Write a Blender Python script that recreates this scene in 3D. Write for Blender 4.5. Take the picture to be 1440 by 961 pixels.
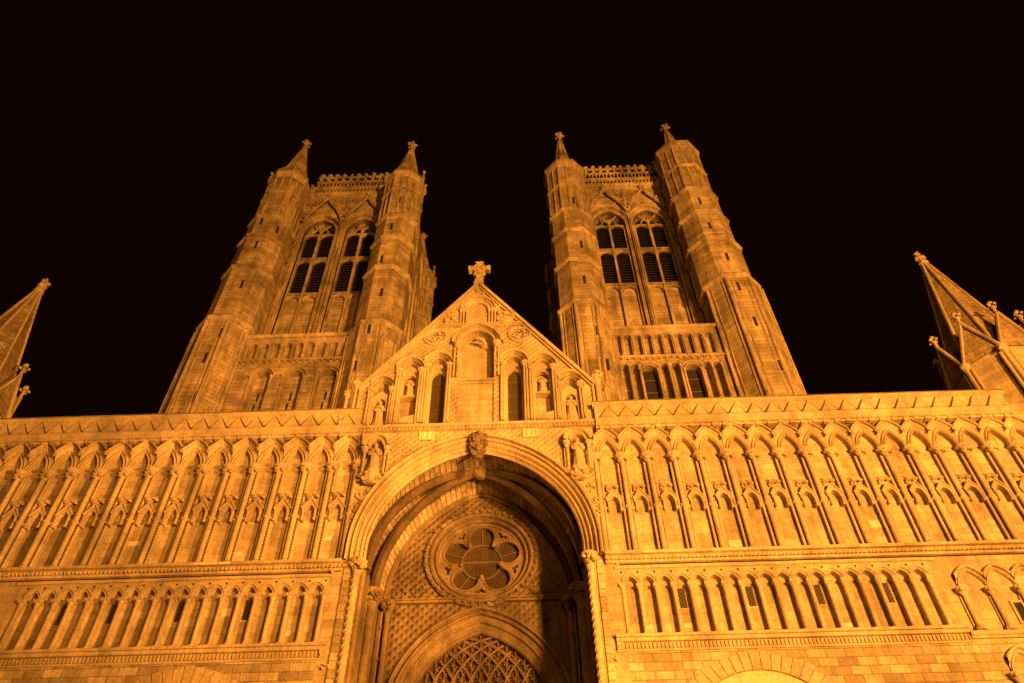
import bpy, math, random
from math import sin, cos, pi, sqrt, acos, radians, atan2
random.seed(7)
for o in list(bpy.data.objects): bpy.data.objects.remove(o)
scene = bpy.context.scene
C = scene.collection

# ------------------------------------------------------------------ camera
cam_d = bpy.data.cameras.new('camera'); cam = bpy.data.objects.new('camera', cam_d); C.objects.link(cam)
scene.camera = cam
cam_d.sensor_width = 36.0; cam_d.lens = 28.75; cam_d.clip_end = 2000; cam_d.clip_start = 0.1
from mathutils import Matrix, Vector
PITCH, ROLL, YAW = 0.869291, -0.0193244, -0.0141014
Fw = Vector((sin(YAW)*cos(PITCH), cos(YAW)*cos(PITCH), sin(PITCH)))
R0 = Vector((cos(YAW), -sin(YAW), 0)); U0 = R0.cross(Fw)
Rt = R0*cos(ROLL) + U0*sin(ROLL); Up = -R0*sin(ROLL) + U0*cos(ROLL)
m = Matrix((Rt, Up, -Fw)).transposed().to_4x4(); m.translation = Vector((1.886, -25.0, 1.6))
cam.matrix_world = m

# ------------------------------------------------------------------ night sky
w = bpy.data.worlds.new('World'); scene.world = w; w.use_nodes = True
bg = w.node_tree.nodes['Background']
bg.inputs[0].default_value = (0.0042, 0.0009, 0.0003, 1); bg.inputs[1].default_value = 1.0

scene.view_settings.view_transform = 'Standard'; scene.view_settings.look = 'None'
scene.view_settings.exposure = 0.0; scene.view_settings.gamma = 1.0

# ------------------------------------------------------------------ sodium floodlights standing on the green in front of the church
SODIUM = (1.0, 0.35, 0.043)
def flood(name, loc, target, power, size=0.6, spot=150, col=SODIUM, blend=0.8):
    d = bpy.data.lights.new(name, 'SPOT'); d.energy = power; d.color = col
    d.shadow_soft_size = size; d.spot_size = radians(spot); d.spot_blend = blend
    o = bpy.data.objects.new(name, d); C.objects.link(o); o.location = loc
    o.rotation_euler = (Vector(target)-Vector(loc)).to_track_quat('-Z', 'Y').to_euler()
flood('floodlight', (38.0, -68.0, 4.0), (16, 0, 36), 760000, 2.0, 58, blend=1.0)
flood('floodlight', (4.0, -90.0, 5.0), (4, 0, 40), 75000, 1.2, 52, blend=1.0)
flood('floodlight', (24.0, -44.0, 1.0), (14, 0, 19), 115000, 0.6, 48, blend=1.0)
flood('floodlight', (36.0, -32.0, 1.5), (-17, 0, 19), 300000, 0.5, 44, blend=1.0)
flood('floodlight', (13.0, -44.0, 1.0), (0, 0, 32), 58000, 0.5, 26, blend=1.0)

# ================================================================== materials
def mat(name): 
    m = bpy.data.materials.new(name); m.use_nodes = True
    nt = m.node_tree; b = nt.nodes['Principled BSDF']; return m, nt, b
def stone(name, col, joints=0.5, var=0.5, row=0.32, wid=0.75, bump=0.35, diaper=0, dsc=0.34, uv=False, stain=0.55, dirt_seed=0.0):
    m, nt, b = mat(name); N = nt.nodes.new; L = nt.links.new
    b.inputs['Roughness'].default_value = 0.93
    b.inputs['Specular IOR Level'].default_value = 0.15
    geo = N('ShaderNodeNewGeometry'); sep = N('ShaderNodeSeparateXYZ'); L(geo.outputs['Position'], sep.inputs[0])
    sn = N('ShaderNodeSeparateXYZ'); L(geo.outputs['True Normal'], sn.inputs[0])
    ab = N('ShaderNodeMath'); ab.operation = 'ABSOLUTE'; L(sn.outputs[0], ab.inputs[0])
    gt = N('ShaderNodeMath'); gt.operation = 'GREATER_THAN'; L(ab.outputs[0], gt.inputs[0]); gt.inputs[1].default_value = 0.8
    mx = N('ShaderNodeMix'); L(gt.outputs[0], mx.inputs[0]); L(sep.outputs[0], mx.inputs[2]); L(sep.outputs[1], mx.inputs[3])
    cb = N('ShaderNodeCombineXYZ'); L(mx.outputs[0], cb.inputs[0]); L(sep.outputs[2], cb.inputs[1])
    vec = cb.outputs[0]
    if uv:
        u = N('ShaderNodeUVMap'); u.uv_map = 'UVMap'; vec = u.outputs[0]
    br = N('ShaderNodeTexBrick'); L(vec, br.inputs['Vector'])
    br.inputs['Scale'].default_value = 1.0; br.inputs['Brick Width'].default_value = wid; br.inputs['Row Height'].default_value = row
    br.inputs['Mortar Size'].default_value = 0.016; br.inputs['Mortar Smooth'].default_value = 0.3; br.inputs['Bias'].default_value = 0.0
    c = col
    lo = tuple(max(0, x*(1-0.42*var)) for x in c); hi = tuple(min(1, x*(1+0.42*var)) for x in c)
    br.inputs['Color1'].default_value = lo+(1,); br.inputs['Color2'].default_value = hi+(1,)
    br.inputs['Mortar'].default_value = tuple(x*(1-0.62*joints) for x in c)+(1,)
    # large weather stains, streaks running down, fine grain
    n1 = N('ShaderNodeTexNoise'); n1.inputs['Scale'].default_value = 0.45; n1.inputs['Detail'].default_value = 6; n1.inputs['Roughness'].default_value = 0.62
    off = N('ShaderNodeVectorMath'); off.operation = 'ADD'; L(geo.outputs['Position'], off.inputs[0]); off.inputs[1].default_value = (dirt_seed, dirt_seed*2, dirt_seed*3)
    L(off.outputs[0], n1.inputs['Vector'])
    st = N('ShaderNodeMapping'); st.inputs['Scale'].default_value = (2.2, 2.2, 0.28); L(off.outputs[0], st.inputs[0])
    n2 = N('ShaderNodeTexNoise'); n2.inputs['Scale'].default_value = 1.0; n2.inputs['Detail'].default_value = 5; n2.inputs['Roughness'].default_value = 0.65; L(st.outputs[0], n2.inputs['Vector'])
    n3 = N('ShaderNodeTexNoise'); n3.inputs['Scale'].default_value = 9.0; n3.inputs['Detail'].default_value = 5; n3.inputs['Roughness'].default_value = 0.7; L(geo.outputs['Position'], n3.inputs['Vector'])
    def ramp(src, a, b_, lo_):
        r = N('ShaderNodeMapRange'); L(src, r.inputs[0]); r.inputs[1].default_value = a; r.inputs[2].default_value = b_; r.inputs[3].default_value = lo_; r.inputs[4].default_value = 1.12
        return r.outputs[0]
    a1 = ramp(n1.outputs[0], 0.34, 0.6, 1-stain*0.62); a2 = ramp(n2.outputs[0], 0.32, 0.58, 1-stain*0.5); a3 = ramp(n3.outputs[0], 0.3, 0.66, 0.74)
    m1 = N('ShaderNodeMath'); m1.operation = 'MULTIPLY'; L(a1, m1.inputs[0]); L(a2, m1.inputs[1])
    m2 = N('ShaderNodeMath'); m2.operation = 'MULTIPLY'; L(m1.outputs[0], m2.inputs[0]); L(a3, m2.inputs[1])
    n4 = N('ShaderNodeTexNoise'); n4.inputs['Scale'].default_value = 1.9; n4.inputs['Detail'].default_value = 8; n4.inputs['Roughness'].default_value = 0.7; L(off.outputs[0], n4.inputs['Vector'])
    r4 = N('ShaderNodeMapRange'); L(n4.outputs[0], r4.inputs[0]); r4.inputs[1].default_value = 0.55; r4.inputs[2].default_value = 0.70; r4.inputs[3].default_value = 1.0; r4.inputs[4].default_value = 1-.55*stain
    m4 = N('ShaderNodeMath'); m4.operation = 'MULTIPLY'; L(m2.outputs[0], m4.inputs[0]); L(r4.outputs[0], m4.inputs[1])
    vm = N('ShaderNodeVectorMath'); vm.operation = 'SCALE'; L(br.outputs[0], vm.inputs[0]); L(m4.outputs[0], vm.inputs[3])
    L(vm.outputs[0], b.inputs['Base Color'])
    # relief
    h = N('ShaderNodeMath'); h.operation = 'MULTIPLY'; L(br.outputs['Fac'], h.inputs[0]); h.inputs[1].default_value = -0.9*joints
    h2 = N('ShaderNodeMath'); h2.operation = 'ADD'; L(h.outputs[0], h2.inputs[0])
    h3 = N('ShaderNodeMath'); h3.operation = 'MULTIPLY'; L(n3.outputs[0], h3.inputs[0]); h3.inputs[1].default_value = 1.6
    L(h3.outputs[0], h2.inputs[1]); hgt = h2.outputs[0]
    if diaper:
        def mth(op, a, b_):
            q = N('ShaderNodeMath'); q.operation = op
            for i, s in enumerate((a, b_)):
                if s is None: continue
                if isinstance(s, (int, float)): q.inputs[i].default_value = s
                else: L(s, q.inputs[i])
            return q.outputs[0]
        k = 2*pi/dsc
        s1 = mth('ABSOLUTE', mth('SINE', mth('MULTIPLY', mth('ADD', sep.outputs[0], sep.outputs[2]), k/2), None), None)
        s2 = mth('ABSOLUTE', mth('SINE', mth('MULTIPLY', mth('SUBTRACT', sep.outputs[0], sep.outputs[2]), k/2), None), None)
        p = mth('POWER', mth('MULTIPLY', s1, s2), 1.6)
        hgt = mth('ADD', hgt, mth('MULTIPLY', p, diaper))
    bp = N('ShaderNodeBump'); bp.inputs['Strength'].default_value = bump; bp.inputs['Distance'].default_value = 0.05
    L(hgt, bp.inputs['Height']); L(bp.outputs[0], b.inputs['Normal'])
    return m
BASE = (0.40, 0.34, 0.25)
M_wall = stone('ashlar_stone', BASE, 0.35, 0.42, 0.33, 0.85)
M_rough = stone('rough_coursed_stone', (0.40, 0.34, 0.25), 0.75, 0.8, 0.30, 0.62, 0.7)
M_tower = stone('weathered_tower_stone', (0.37, 0.31, 0.22), 0.6, 0.5, 0.30, 2.3, 0.7, stain=0.8, dirt_seed=13)
M_carve = stone('carved_stone', (0.42, 0.355, 0.26), 0.25, 0.25, 0.9, 1.4, 0.4, stain=0.5, dirt_seed=4)
M_tcarve = stone('tower_carved_stone', (0.38, 0.32, 0.23), 0.3, 0.3, 0.7, 1.4, 0.5, stain=0.85, dirt_seed=9)
M_new = stone('replaced_pale_stone', (0.56, 0.5, 0.4), 0.2, 0.15, 0.5, 0.9, 0.25, stain=0.2)
M_diaper = stone('diapered_stone', (0.42, 0.36, 0.265), 0.05, 0.2, 0.5, 0.9, 0.6, diaper=1.5, dsc=0.30)
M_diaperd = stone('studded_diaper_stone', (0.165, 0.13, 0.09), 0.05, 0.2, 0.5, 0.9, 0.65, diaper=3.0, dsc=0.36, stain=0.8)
M_vault = stone('vault_web_stone', (0.40, 0.34, 0.25), 1.2, 0.8, 0.26, 1.1, 0.9, uv=True, stain=.3)
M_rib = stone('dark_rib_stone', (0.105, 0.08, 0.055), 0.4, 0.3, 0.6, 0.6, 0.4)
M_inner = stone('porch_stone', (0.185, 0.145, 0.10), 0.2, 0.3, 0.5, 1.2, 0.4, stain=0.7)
M_moss = stone('mossy_stone', (0.16, 0.15, 0.085), 0.3, 0.3, 0.5, 0.9, 0.5)
M_roof = stone('stone_roof', (0.28, 0.225, 0.15), 0.8, 0.5, 0.35, 0.5, 0.6)
def flat(name, col, rough=0.6, nsc=6):
    m, nt, b = mat(name); b.inputs['Base Color'].default_value = col+(1,); b.inputs['Roughness'].default_value = rough
    n = nt.nodes.new('ShaderNodeTexNoise'); n.inputs['Scale'].default_value = nsc; n.inputs['Detail'].default_value = 4
    r = nt.nodes.new('ShaderNodeMix'); r.data_type = 'RGBA'; nt.links.new(n.outputs[0], r.inputs[0])
    r.inputs[6].default_value = tuple(x*0.6 for x in col)+(1,); r.inputs[7].default_value = tuple(min(1, x*1.3) for x in col)+(1,)
    nt.links.new(r.outputs[2], b.inputs['Base Color']); return m
M_void = flat('dark_opening', (0.012, 0.010, 0.009), 0.9)
M_louv = flat('louvre_boards', (0.045, 0.037, 0.03), 0.8)
M_bar = flat('glazing_bar', (0.11, 0.09, 0.06), 0.8)
M_lead = flat('roof_lead', (0.08, 0.08, 0.085), 0.6)
def lattice(name, sc, dark, lite, wd=0.16):
    m, nt, b = mat(name); N = nt.nodes.new; L = nt.links.new
    geo = N('ShaderNodeNewGeometry'); sep = N('ShaderNodeSeparateXYZ'); L(geo.outputs['Position'], sep.inputs[0])
    def mth(op, a, b_):
        q = N('ShaderNodeMath'); q.operation = op
        for i, s in enumerate((a, b_)):
            if isinstance(s, (int, float)): q.inputs[i].default_value = s
            elif s is not None: L(s, q.inputs[i])
        return q.outputs[0]
    f = lambda o: mth('LESS_THAN', mth('FRACT', mth('MULTIPLY', mth(o, sep.outputs[0], sep.outputs[2]), sc), None), wd)
    k = mth('MAXIMUM', f('ADD'), f('SUBTRACT'))
    r = N('ShaderNodeMix'); r.data_type = 'RGBA'; L(k, r.inputs[0]); r.inputs[6].default_value = dark+(1,); r.inputs[7].default_value = lite+(1,)
    L(r.outputs[2], b.inputs['Base Color']); b.inputs['Roughness'].default_value = 0.45
    return m
M_leaded = lattice('leaded_glass', 7.0, (0.02, 0.016, 0.012), (0.16, 0.12, 0.08))
M_glass = flat('old_window_glass', (0.055, 0.040, 0.032), 0.35, 22)
M_lat2 = lattice('slit_lattice', 7.0, (0.015, 0.012, 0.01), (0.12, 0.09, 0.06), 0.16)
def ground_mat():
    m, nt, b = mat('paving'); N = nt.nodes.new; L = nt.links.new
    t = N('ShaderNodeTexCoord'); br = N('ShaderNodeTexBrick'); L(t.outputs['Object'], br.inputs[0]); br.inputs['Scale'].default_value = 1
    br.inputs['Brick Width'].default_value = 0.9; br.inputs['Row Height'].default_value = 0.6; br.inputs['Mortar Size'].default_value = 0.012
    br.inputs['Color1'].default_value = (0.16, 0.14, 0.115, 1); br.inputs['Color2'].default_value = (0.24, 0.21, 0.17, 1); br.inputs['Mortar'].default_value = (0.07, 0.06, 0.05, 1)
    L(br.outputs[0], b.inputs['Base Color']); b.inputs['Roughness'].default_value = 0.85; return m

# ================================================================== mesh builder
class MB:
    def __init__(s): s.v = []; s.f = []; s.uv = []
    def quad(s, a, b, c, d): n = len(s.v); s.v += [a, b, c, d]; s.f.append((n, n+1, n+2, n+3)); return s
    def tri(s, a, b, c): n = len(s.v); s.v += [a, b, c]; s.f.append((n, n+1, n+2)); return s
    def box(s, x0, x1, y0, y1, z0, z1):
        n = len(s.v)
        s.v += [(x0,y0,z0),(x1,y0,z0),(x1,y1,z0),(x0,y1,z0),(x0,y0,z1),(x1,y0,z1),(x1,y1,z1),(x0,y1,z1)]
        s.f += [tuple(n+i for i in q) for q in ((0,3,2,1),(4,5,6,7),(0,1,5,4),(1,2,6,5),(2,3,7,6),(3,0,4,7))]; return s
    def prism(s, poly, y0, y1):          # polygon in x,z pushed along y
        n = len(s.v); k = len(poly)
        s.v += [(x, y0, z) for x, z in poly] + [(x, y1, z) for x, z in poly]
        s.f.append(tuple(range(n, n+k))); s.f.append(tuple(range(n+2*k-1, n+k-1, -1)))
        for i in range(k): j = (i+1) % k; s.f.append((n+i, n+j, n+k+j, n+k+i))
        return s
    def grid(s, rows, closed=False):
        n = len(s.v); w_ = len(rows[0])
        for r in rows: s.v += [tuple(p) for p in r]
        for i in range(len(rows)-1):
            for j in range(w_ if closed else w_-1):
                k = (j+1) % w_
                s.f.append((n+i*w_+j, n+i*w_+k, n+(i+1)*w_+k, n+(i+1)*w_+j))
        return s
    def lathe(s, cx, cy, prof, n=10, rot=0.0, cap=True):
        rows = [[(cx+r*cos(rot+2*pi*i/n), cy+r*sin(rot+2*pi*i/n), z) for i in range(n)] for r, z in prof]
        b = len(s.v); s.grid(rows, True)
        if cap:
            s.f.append(tuple(range(b+n-1, b-1, -1))); e = b+n*(len(prof)-1); s.f.append(tuple(range(e, e+n)))
        return s
    def tube(s, pts, r, n=6):
        P = [Vector(p) for p in pts]; rows = []
        for i, p in enumerate(P):
            t = (P[min(i+1, len(P)-1)]-P[max(i-1, 0)]).normalized()
            a = Vector((0, 1, 0)) if abs(t.y) < 0.9 else Vector((1, 0, 0))
            u = t.cross(a).normalized(); v = t.cross(u)
            rr = r[i] if isinstance(r, (list, tuple)) else r
            rows.append([tuple(p+u*rr*cos(2*pi*k/n)+v*rr*sin(2*pi*k/n)) for k in range(n)])
        b = len(s.v); s.grid(rows, True); s.f.append(tuple(range(b, b+n))); e = b+n*(len(P)-1); s.f.append(tuple(range(e, e+n)))
        return s
    def blob(s, x, y, z, rx, ry=None, rz=None, j=0.2, n=7, m=5):
        ry = ry or rx; rz = rz or rx; rows = []
        for a in range(m+1):
            th = pi*a/m; row = []
            for k in range(n):
                q = 1+random.uniform(-j, j) if 0 < a < m else 1
                row.append((x+rx*q*sin(th)*cos(2*pi*k/n), y+ry*q*sin(th)*sin(2*pi*k/n), z+rz*q*cos(th)))
            rows.append(row)
        s.grid(rows, True); return s
    def arch(s, cx, zs, c, prof, clip=None, n=9, stilt=0.0):
        """pointed moulding: every profile point (R, y) is swept round both arcs, cut where it meets its neighbour"""
        for sd in (-1, 1):
            rows = []
            base = []
            for R, y in prof:
                t0 = 0.0
                if clip and R-c > clip: t0 = acos(min(1, (clip+c)/R))
                ta = acos(c/R)
                base.append([(cx+sd*(R*cos(t0+(ta-t0)*i/n)-c), y, zs+R*sin(t0+(ta-t0)*i/n)) for i in range(n+1)])
            if stilt:
                for b_ in base: b_.insert(0, (b_[0][0], b_[0][1], zs-stilt))
            s.grid(base)
        return s
    def ring(s, cx, cz, prof, n=48):
        s.grid([[(cx+R*cos(2*pi*i/n), y, cz+R*sin(2*pi*i/n)) for i in range(n)] for R, y in prof], True); return s
    def wall(s, x0, x1, z0, ztop, y, t, ops, n=8):
        T = ztop if callable(ztop) else (lambda x: ztop)
        def strip(a, b):
            if b-a > 1e-4: s.quad((a, y, z0), (b, y, z0), (b, y, T(b)), (a, y, T(a)))
        cur = x0
        for (cx, h, zb, zs, c) in sorted(ops):
            strip(cur, cx-h); R = h+c
            if zb > z0: s.quad((cx-h, y, z0), (cx+h, y, z0), (cx+h, y, zb), (cx-h, y, zb))
            ta = acos(c/R); cv = [(R*cos(ta*i/n)-c, zs+R*sin(ta*i/n)) for i in range(n+1)]
            pts = [(cx-x, z) for x, z in cv] + [(cx+x, z) for x, z in cv[::-1][1:]]
            for (a, za), (b, zb_) in zip(pts, pts[1:]):
                s.quad((a, y, za), (b, y, zb_), (b, y, T(b)), (a, y, T(a)))
                s.quad((a, y, za), (b, y, zb_), (b, y+t, zb_), (a, y+t, za))
            for q in (cx-h, cx+h): s.quad((q, y, zb), (q, y+t, zb), (q, y+t, zs), (q, y, zs))
            if zb > z0: s.quad((cx-h, y, zb), (cx+h, y, zb), (cx+h, y+t, zb), (cx-h, y+t, zb))
            cur = cx+h
        strip(cur, x1); return s
    def build(s, name, m, parent=None, loc=None, smooth=False, label=None):
        me = bpy.data.meshes.new(name); me.from_pydata(s.v, [], s.f)
        if s.uv:
            ul = me.uv_layers.new(name='UVMap')
            for lp in me.loops: ul.data[lp.index].uv = s.uv[lp.vertex_index]
        me.validate(); me.materials.append(m)
        import bmesh as bmm
        bm = bmm.new(); bm.from_mesh(me); bmm.ops.recalc_face_normals(bm, faces=bm.faces); bm.to_mesh(me); bm.free()
        if smooth:
            for p in me.polygons: p.use_smooth = True
        o = bpy.data.objects.new(name, me); C.objects.link(o)
        if parent: o.parent = parent
        if loc: o.location = loc
        if label: o['label'] = label
        return o
def thing(name, label, cat, loc=(0, 0, 0), group=None):
    o = bpy.data.objects.new(name, None); C.objects.link(o); o.location = loc; o['label'] = label; o['category'] = cat
    if group: o['group'] = group
    return o
def dup(o, parent, loc, scale=None):
    c = o.copy(); C.objects.link(c); c.parent = parent; c.location = loc
    if scale: c.scale = scale
    else: c.scale = (o.scale[0]*random.uniform(.985, 1.015), o.scale[1]*random.uniform(.9, 1.1), o.scale[2]); c.rotation_euler = (0, random.uniform(-.0006, .0006), 0)
    for ch in o.children:
        d = ch.copy(); C.objects.link(d); d.parent = c
    return c
def foliage(mb, x, y, z, w_, h, k=7, d=0.12):
    for i in range(k):
        a = random.uniform(0, 2*pi); r = random.uniform(0.3, 1)
        mb.blob(x+cos(a)*w_*r*0.5, y-random.uniform(0, d), z+sin(a)*h*r*0.5, random.uniform(0.13, 0.26)*w_, None, random.uniform(0.13, 0.3)*h, 0.35, 6, 4)
def finial(mb, x, y, z, h, r):      # crocketed bud on a stalk
    mb.lathe(x, y, [(r*0.35, z), (r*0.28, z+h*0.5), (r*0.5, z+h*0.55), (r*0.2, z+h*0.62)], 6)
    for a in range(4): mb.blob(x+cos(a*pi/2+0.4)*r*0.75, y+sin(a*pi/2+0.4)*r*0.75, z+h*0.62, r*0.38, None, r*0.34)
    mb.blob(x, y, z+h*0.86, r*0.48, None, h*0.17)

# ================================================================== ground
g = MB(); g.quad((-600, -600, 0), (600, -600, 0), (600, 600, 0), (-600, 600, 0)); go = g.build('ground', ground_mat()); go['kind'] = 'structure'

# ================================================================== west front (screen wall)
FR = thing('cathedral_facade', 'wide stone church front, tiers of blind arches and one great arch under a gable', 'cathedral')
SP = 1.05776; A0 = 5.34
NB = 18
ZS1, ZS2 = 18.70, 19.08      # string course under the tall arcade
for sd in (-1, 1):
    def X(a, b): return (min(sd*a, sd*b), max(sd*a, sd*b))
    # wall carrying the tall arcade
    mb = MB(); a, b = X(4.80, 25.2); mb.box(a, b, 0.28, 3.0, 18.66, 26.40); mb.build('upper_wall', M_wall, FR)
    # lower arcade plate with recess
    col_x = [5.22+0.590*k for k in range(19)]
    XO = 16.3
    mb = MB(); a, b = X(5.08, XO)
    ops = [(sd*(p+0.295), 0.235, 15.9, 17.86, 0.12) for p in col_x[:-1]]
    mb.wall(a, b, 15.4, 18.66, 0.0, 0.23, ops, 5)
    mb.build('lower_wall', M_wall, FR)
    mb = MB(); mb.box(a, b, 0.23, 3.0, 15.4, 18.66); mb.build('recess_wall', M_wall, FR)
    # pier between great arch and lower arcade
    mb = MB(); a, b = X(4.32, 5.08); mb.box(a, b, 0.0, 3.45, 0, 19.08); mb.build('pier', M_wall, FR)
    # plain wall below, with the big round arch
    mb = MB(); a, b = X(5.08, 25.2)
    mb.wall(a, b, 0, 15.4, 0.0, .06, [(sd*9.15, 2.45, 0, 12.2, 0.001)], 14)
    mb.build('base_wall', M_rough, FR)
    mb = MB(); a, b = X(6.4, 12.0); mb.quad((a, .06, 0), (b, .06, 0), (b, .06, 15.3), (a, .06, 15.3)); mb.build('arch_back', M_new, FR)
    mb = MB(); nv = 27
    for i in range(nv):
        t0 = pi*(i+0.05)/nv; t1 = pi*(i+0.95)/nv; ro = 3.05+random.uniform(-.06, .06)
        mb.prism([(sd*9.15+2.46*cos(t0), 12.2+2.46*sin(t0)), (sd*9.15+ro*cos(t0), 12.2+ro*sin(t0)), (sd*9.15+ro*cos(t1), 12.2+ro*sin(t1)), (sd*9.15+2.46*cos(t1), 12.2+2.46*sin(t1))], -0.03, 0.05)
    mb.build('round_arch', M_carve, FR)
    # string course + billets
    mb = MB(); a, b = X(4.72, 25.2)
    mb.prism([(0, 0)]*0 or [(a, ZS1), (b, ZS1), (b, ZS1+0.10), (a, ZS1+0.10)], -0.12, 0.0)
    mb.box(a, b, -0.22, 0.0, ZS1+0.10, ZS1+0.22); mb.box(a, b, -0.36, 0.0, ZS1+0.22, ZS2-0.06); mb.box(a, b, -0.30, 0.28, ZS2-0.06, ZS2)
    x = 4.8
    while x < 25:
        mb.blob(sd*x, -0.20, ZS1+0.13, 0.055, 0.07, 0.06, 0.3, 5, 4); x += 0.145
    mb.build('string_course', M_carve, FR)
    # sill and billet frieze under the lower arcade
    mb = MB(); a, b = X(4.78, XO)
    mb.box(a, b, -0.20, 0.002, 15.80, 15.90); mb.box(a, b, -0.12, 0.002, 15.68, 15.80); mb.box(a, b, -0.05, 0.002, 15.36, 15.42)
    mb.box(*X(4.78, 4.98), -0.10, 0.002, 15.42, 15.68)
    mb.build('sill', M_carve, FR)
    mb = MB(); x = 5.06
    while x < XO-0.05:
        a, b = X(x, x+0.065); mb.box(a, b, -0.045, 0.0, 15.46, 15.66); x += 0.13
    mb.build('billet_frieze', M_carve, FR)
    # little carved panel at the end of the frieze, moulded frame of the lower arcade
    mb = MB(); a, b = X(5.02, XO); mb.box(a, b, -0.06, 0.002, 18.50, 18.58); foliage(mb, sd*5.06, 0, 18.78, 0.3, 0.34, 6); foliage(mb, sd*4.9, 0, 15.55, 0.22, 0.24, 6); foliage(mb, sd*4.72, 0, 15.1, 0.22, 0.2, 5)
    mb.build('arcade_frame', M_carve, FR)
    # corbel table, cornice, parapet with triangular panels
    mb = MB(); a, b = X(4.98, 22.3); x = 5.12
    while x < 22.2:
        hh = 0.10+random.uniform(0, 0.06); a2, b2 = X(x, x+0.16+random.uniform(0, .1)); mb.box(a2, b2, -0.17, 0.0, 25.38-hh, 25.46); x += 0.46+random.uniform(-.04, .05)
    mb.box(*X(4.98, 22.3), -0.12, 0.28, 25.30, 25.46)
    mb.build('corbel_table', M_carve, FR)
    mb = MB()
    rows = []
    for (y, z) in [(.28, 25.38), (-.22, 25.38), (-.28, 25.42), (-.28, 25.46), (-.34, 25.50), (-.38, 25.55), (-.38, 25.62), (-.35, 25.67), (-.28, 25.71), (.28, 25.73)]: rows.append([(a, y, z), (b, y, z)])
    mb.grid(rows); mb.box(a, b, -.26, .27, 25.70, 26.42)
    mb.build('cornice', M_carve, FR)
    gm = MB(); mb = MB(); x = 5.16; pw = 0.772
    while x < 21.9:
        a2, b2 = X(x+0.055, x+pw-0.055); mx_ = (a2+b2)/2; y0 = -0.03; z0 = 25.78; z1 = 26.38
        n = len(mb.v)
        mb.v += [(a2, -0.25, z0), (b2, -0.25, z0), (mx_, -0.25, z1), (a2+.02, -0.32, z0+.01), (b2-.02, -0.32, z0+.01), (mx_, -0.32, z1-.03)]
        mb.f += [(n+3, n+4, n+5), (n, n+3, n+5, n+2), (n+1, n+2, n+5, n+4), (n, n+1, n+4, n+3)]
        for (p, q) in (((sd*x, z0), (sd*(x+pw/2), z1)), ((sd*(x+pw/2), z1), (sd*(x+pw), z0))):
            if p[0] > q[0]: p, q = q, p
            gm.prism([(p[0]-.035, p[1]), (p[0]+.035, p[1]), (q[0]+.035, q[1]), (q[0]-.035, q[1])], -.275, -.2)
        x += pw
    mb.build('triangle_frieze', M_carve, FR); gm.build('painted_groove_shade', M_rib, FR)  # dark V strips paint in the shade of the grooves between the triangles
    mb = MB(); mb.box(a, b, -0.16, 0.6, 26.70, 26.78) if False else None
    a, b = X(4.9, 22.4)
    rows = [[(a, y, z), (b, y, z)] for (y, z) in [(.28, 26.41), (-.28, 26.42), (-.33, 26.45), (-.39, 26.49), (-.39, 26.57), (-.33, 26.60), (0.9, 26.68), (0.9, 26.41)]]
    mb.grid(rows); mb.build('coping', M_carve, FR)
    mb = MB(); mb.box(*X(4.9, 22.4), -.37, -.2, 26.59, 26.66); mb.build('mossy_weathering', M_moss, FR)

# ---- tall arcade : arch, shaft cluster, niche canopy (built once, then repeated)
cA = 0.93
def mk_arch(flat_ends=False):
    mb = MB()
    pr = [(1.72, 0.0), (1.72, -.20), (1.74, -.25), (1.78, -.22), (1.80, -.17), (1.83, -.22), (1.865, -.25), (1.90, -.20), (1.93, -.15), (2.02, -.17), (2.10, -.25), (2.155, -.29), (2.16, -.38), (2.20, -.43), (2.245, -.38), (2.25, 0)]
    mb.arch(0, 23.90, cA, [(1.29+(R-1.74)*.95, y) for R, y in pr], clip=0.527, n=8)
    return mb
P_arch = mk_arch().build('pointed_arch', M_carve, FR, (A0, .28, 0))
mbb = MB(); mbb.blob(SP/2, -.36, 24.74, 0.085, None, None, .3); mbb.blob(SP/2+.02, -.40, 24.62, 0.06, None, None, .3); mbb.build('label_stop', M_carve, P_arch)
mb = MB()
mb.lathe(0, -.24, [(.10, 19.32), (.10, 23.55)], 12, cap=False)
for q in (-.17, .17): mb.lathe(q, -.13, [(.055, 19.3), (.055, 23.6)], 8, cap=False)
mb.box(-.21, .21, -.045, 0.02, 19.08, 23.9)
P_sh = mb.build('clustered_shaft', M_carve, FR, (A0+SP/2, .28, 0))
mb = MB(); mb.box(-.25, .25, -.40, 0, 19.08, 19.14); mb.lathe(0, -.22, [(.19, 19.14), (.19, 19.18), (.14, 19.24), (.15, 19.28), (.10, 19.32)], 10); 
for q in (-.17, .17): mb.lathe(q, -.13, [(.10, 19.14), (.10, 19.2), (.055, 19.3)], 8)
mb.build('shaft_base', M_carve, P_sh)
mb = MB(); mb.lathe(0, -.22, [(.10, 21.22), (.16, 21.26), (.17, 21.30), (.10, 21.35)], 10)
for q in (-.18, .18): mb.lathe(q, -.13, [(.055, 21.22), (.10, 21.26), (.10, 21.31), (.055, 21.35)], 8)
mb.build('shaft_ring', M_carve, P_sh)
mb = MB(); mb.lathe(0, -.20, [(.11, 23.45), (.13, 23.58), (.20, 23.74), (.24, 23.78)], 10); foliage(mb, 0, -.26, 23.62, .46, .26, 9, .12)
mb.lathe(0, -.18, [(.25, 23.78), (.29, 23.82), (.30, 23.87), (.26, 23.91)], 12); mb.build('capital', M_carve, P_sh)
mb = MB()          # nail-head enrichment between the shafts
for q in (-.105, .105):
    z = 19.5
    while z < 23.3:
        mb.blob(q, -.13, z, .028, .035, .04, .2, 5, 3); z += .125
mb.build('dogtooth', M_carve, P_sh)
mb = MB()
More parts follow.
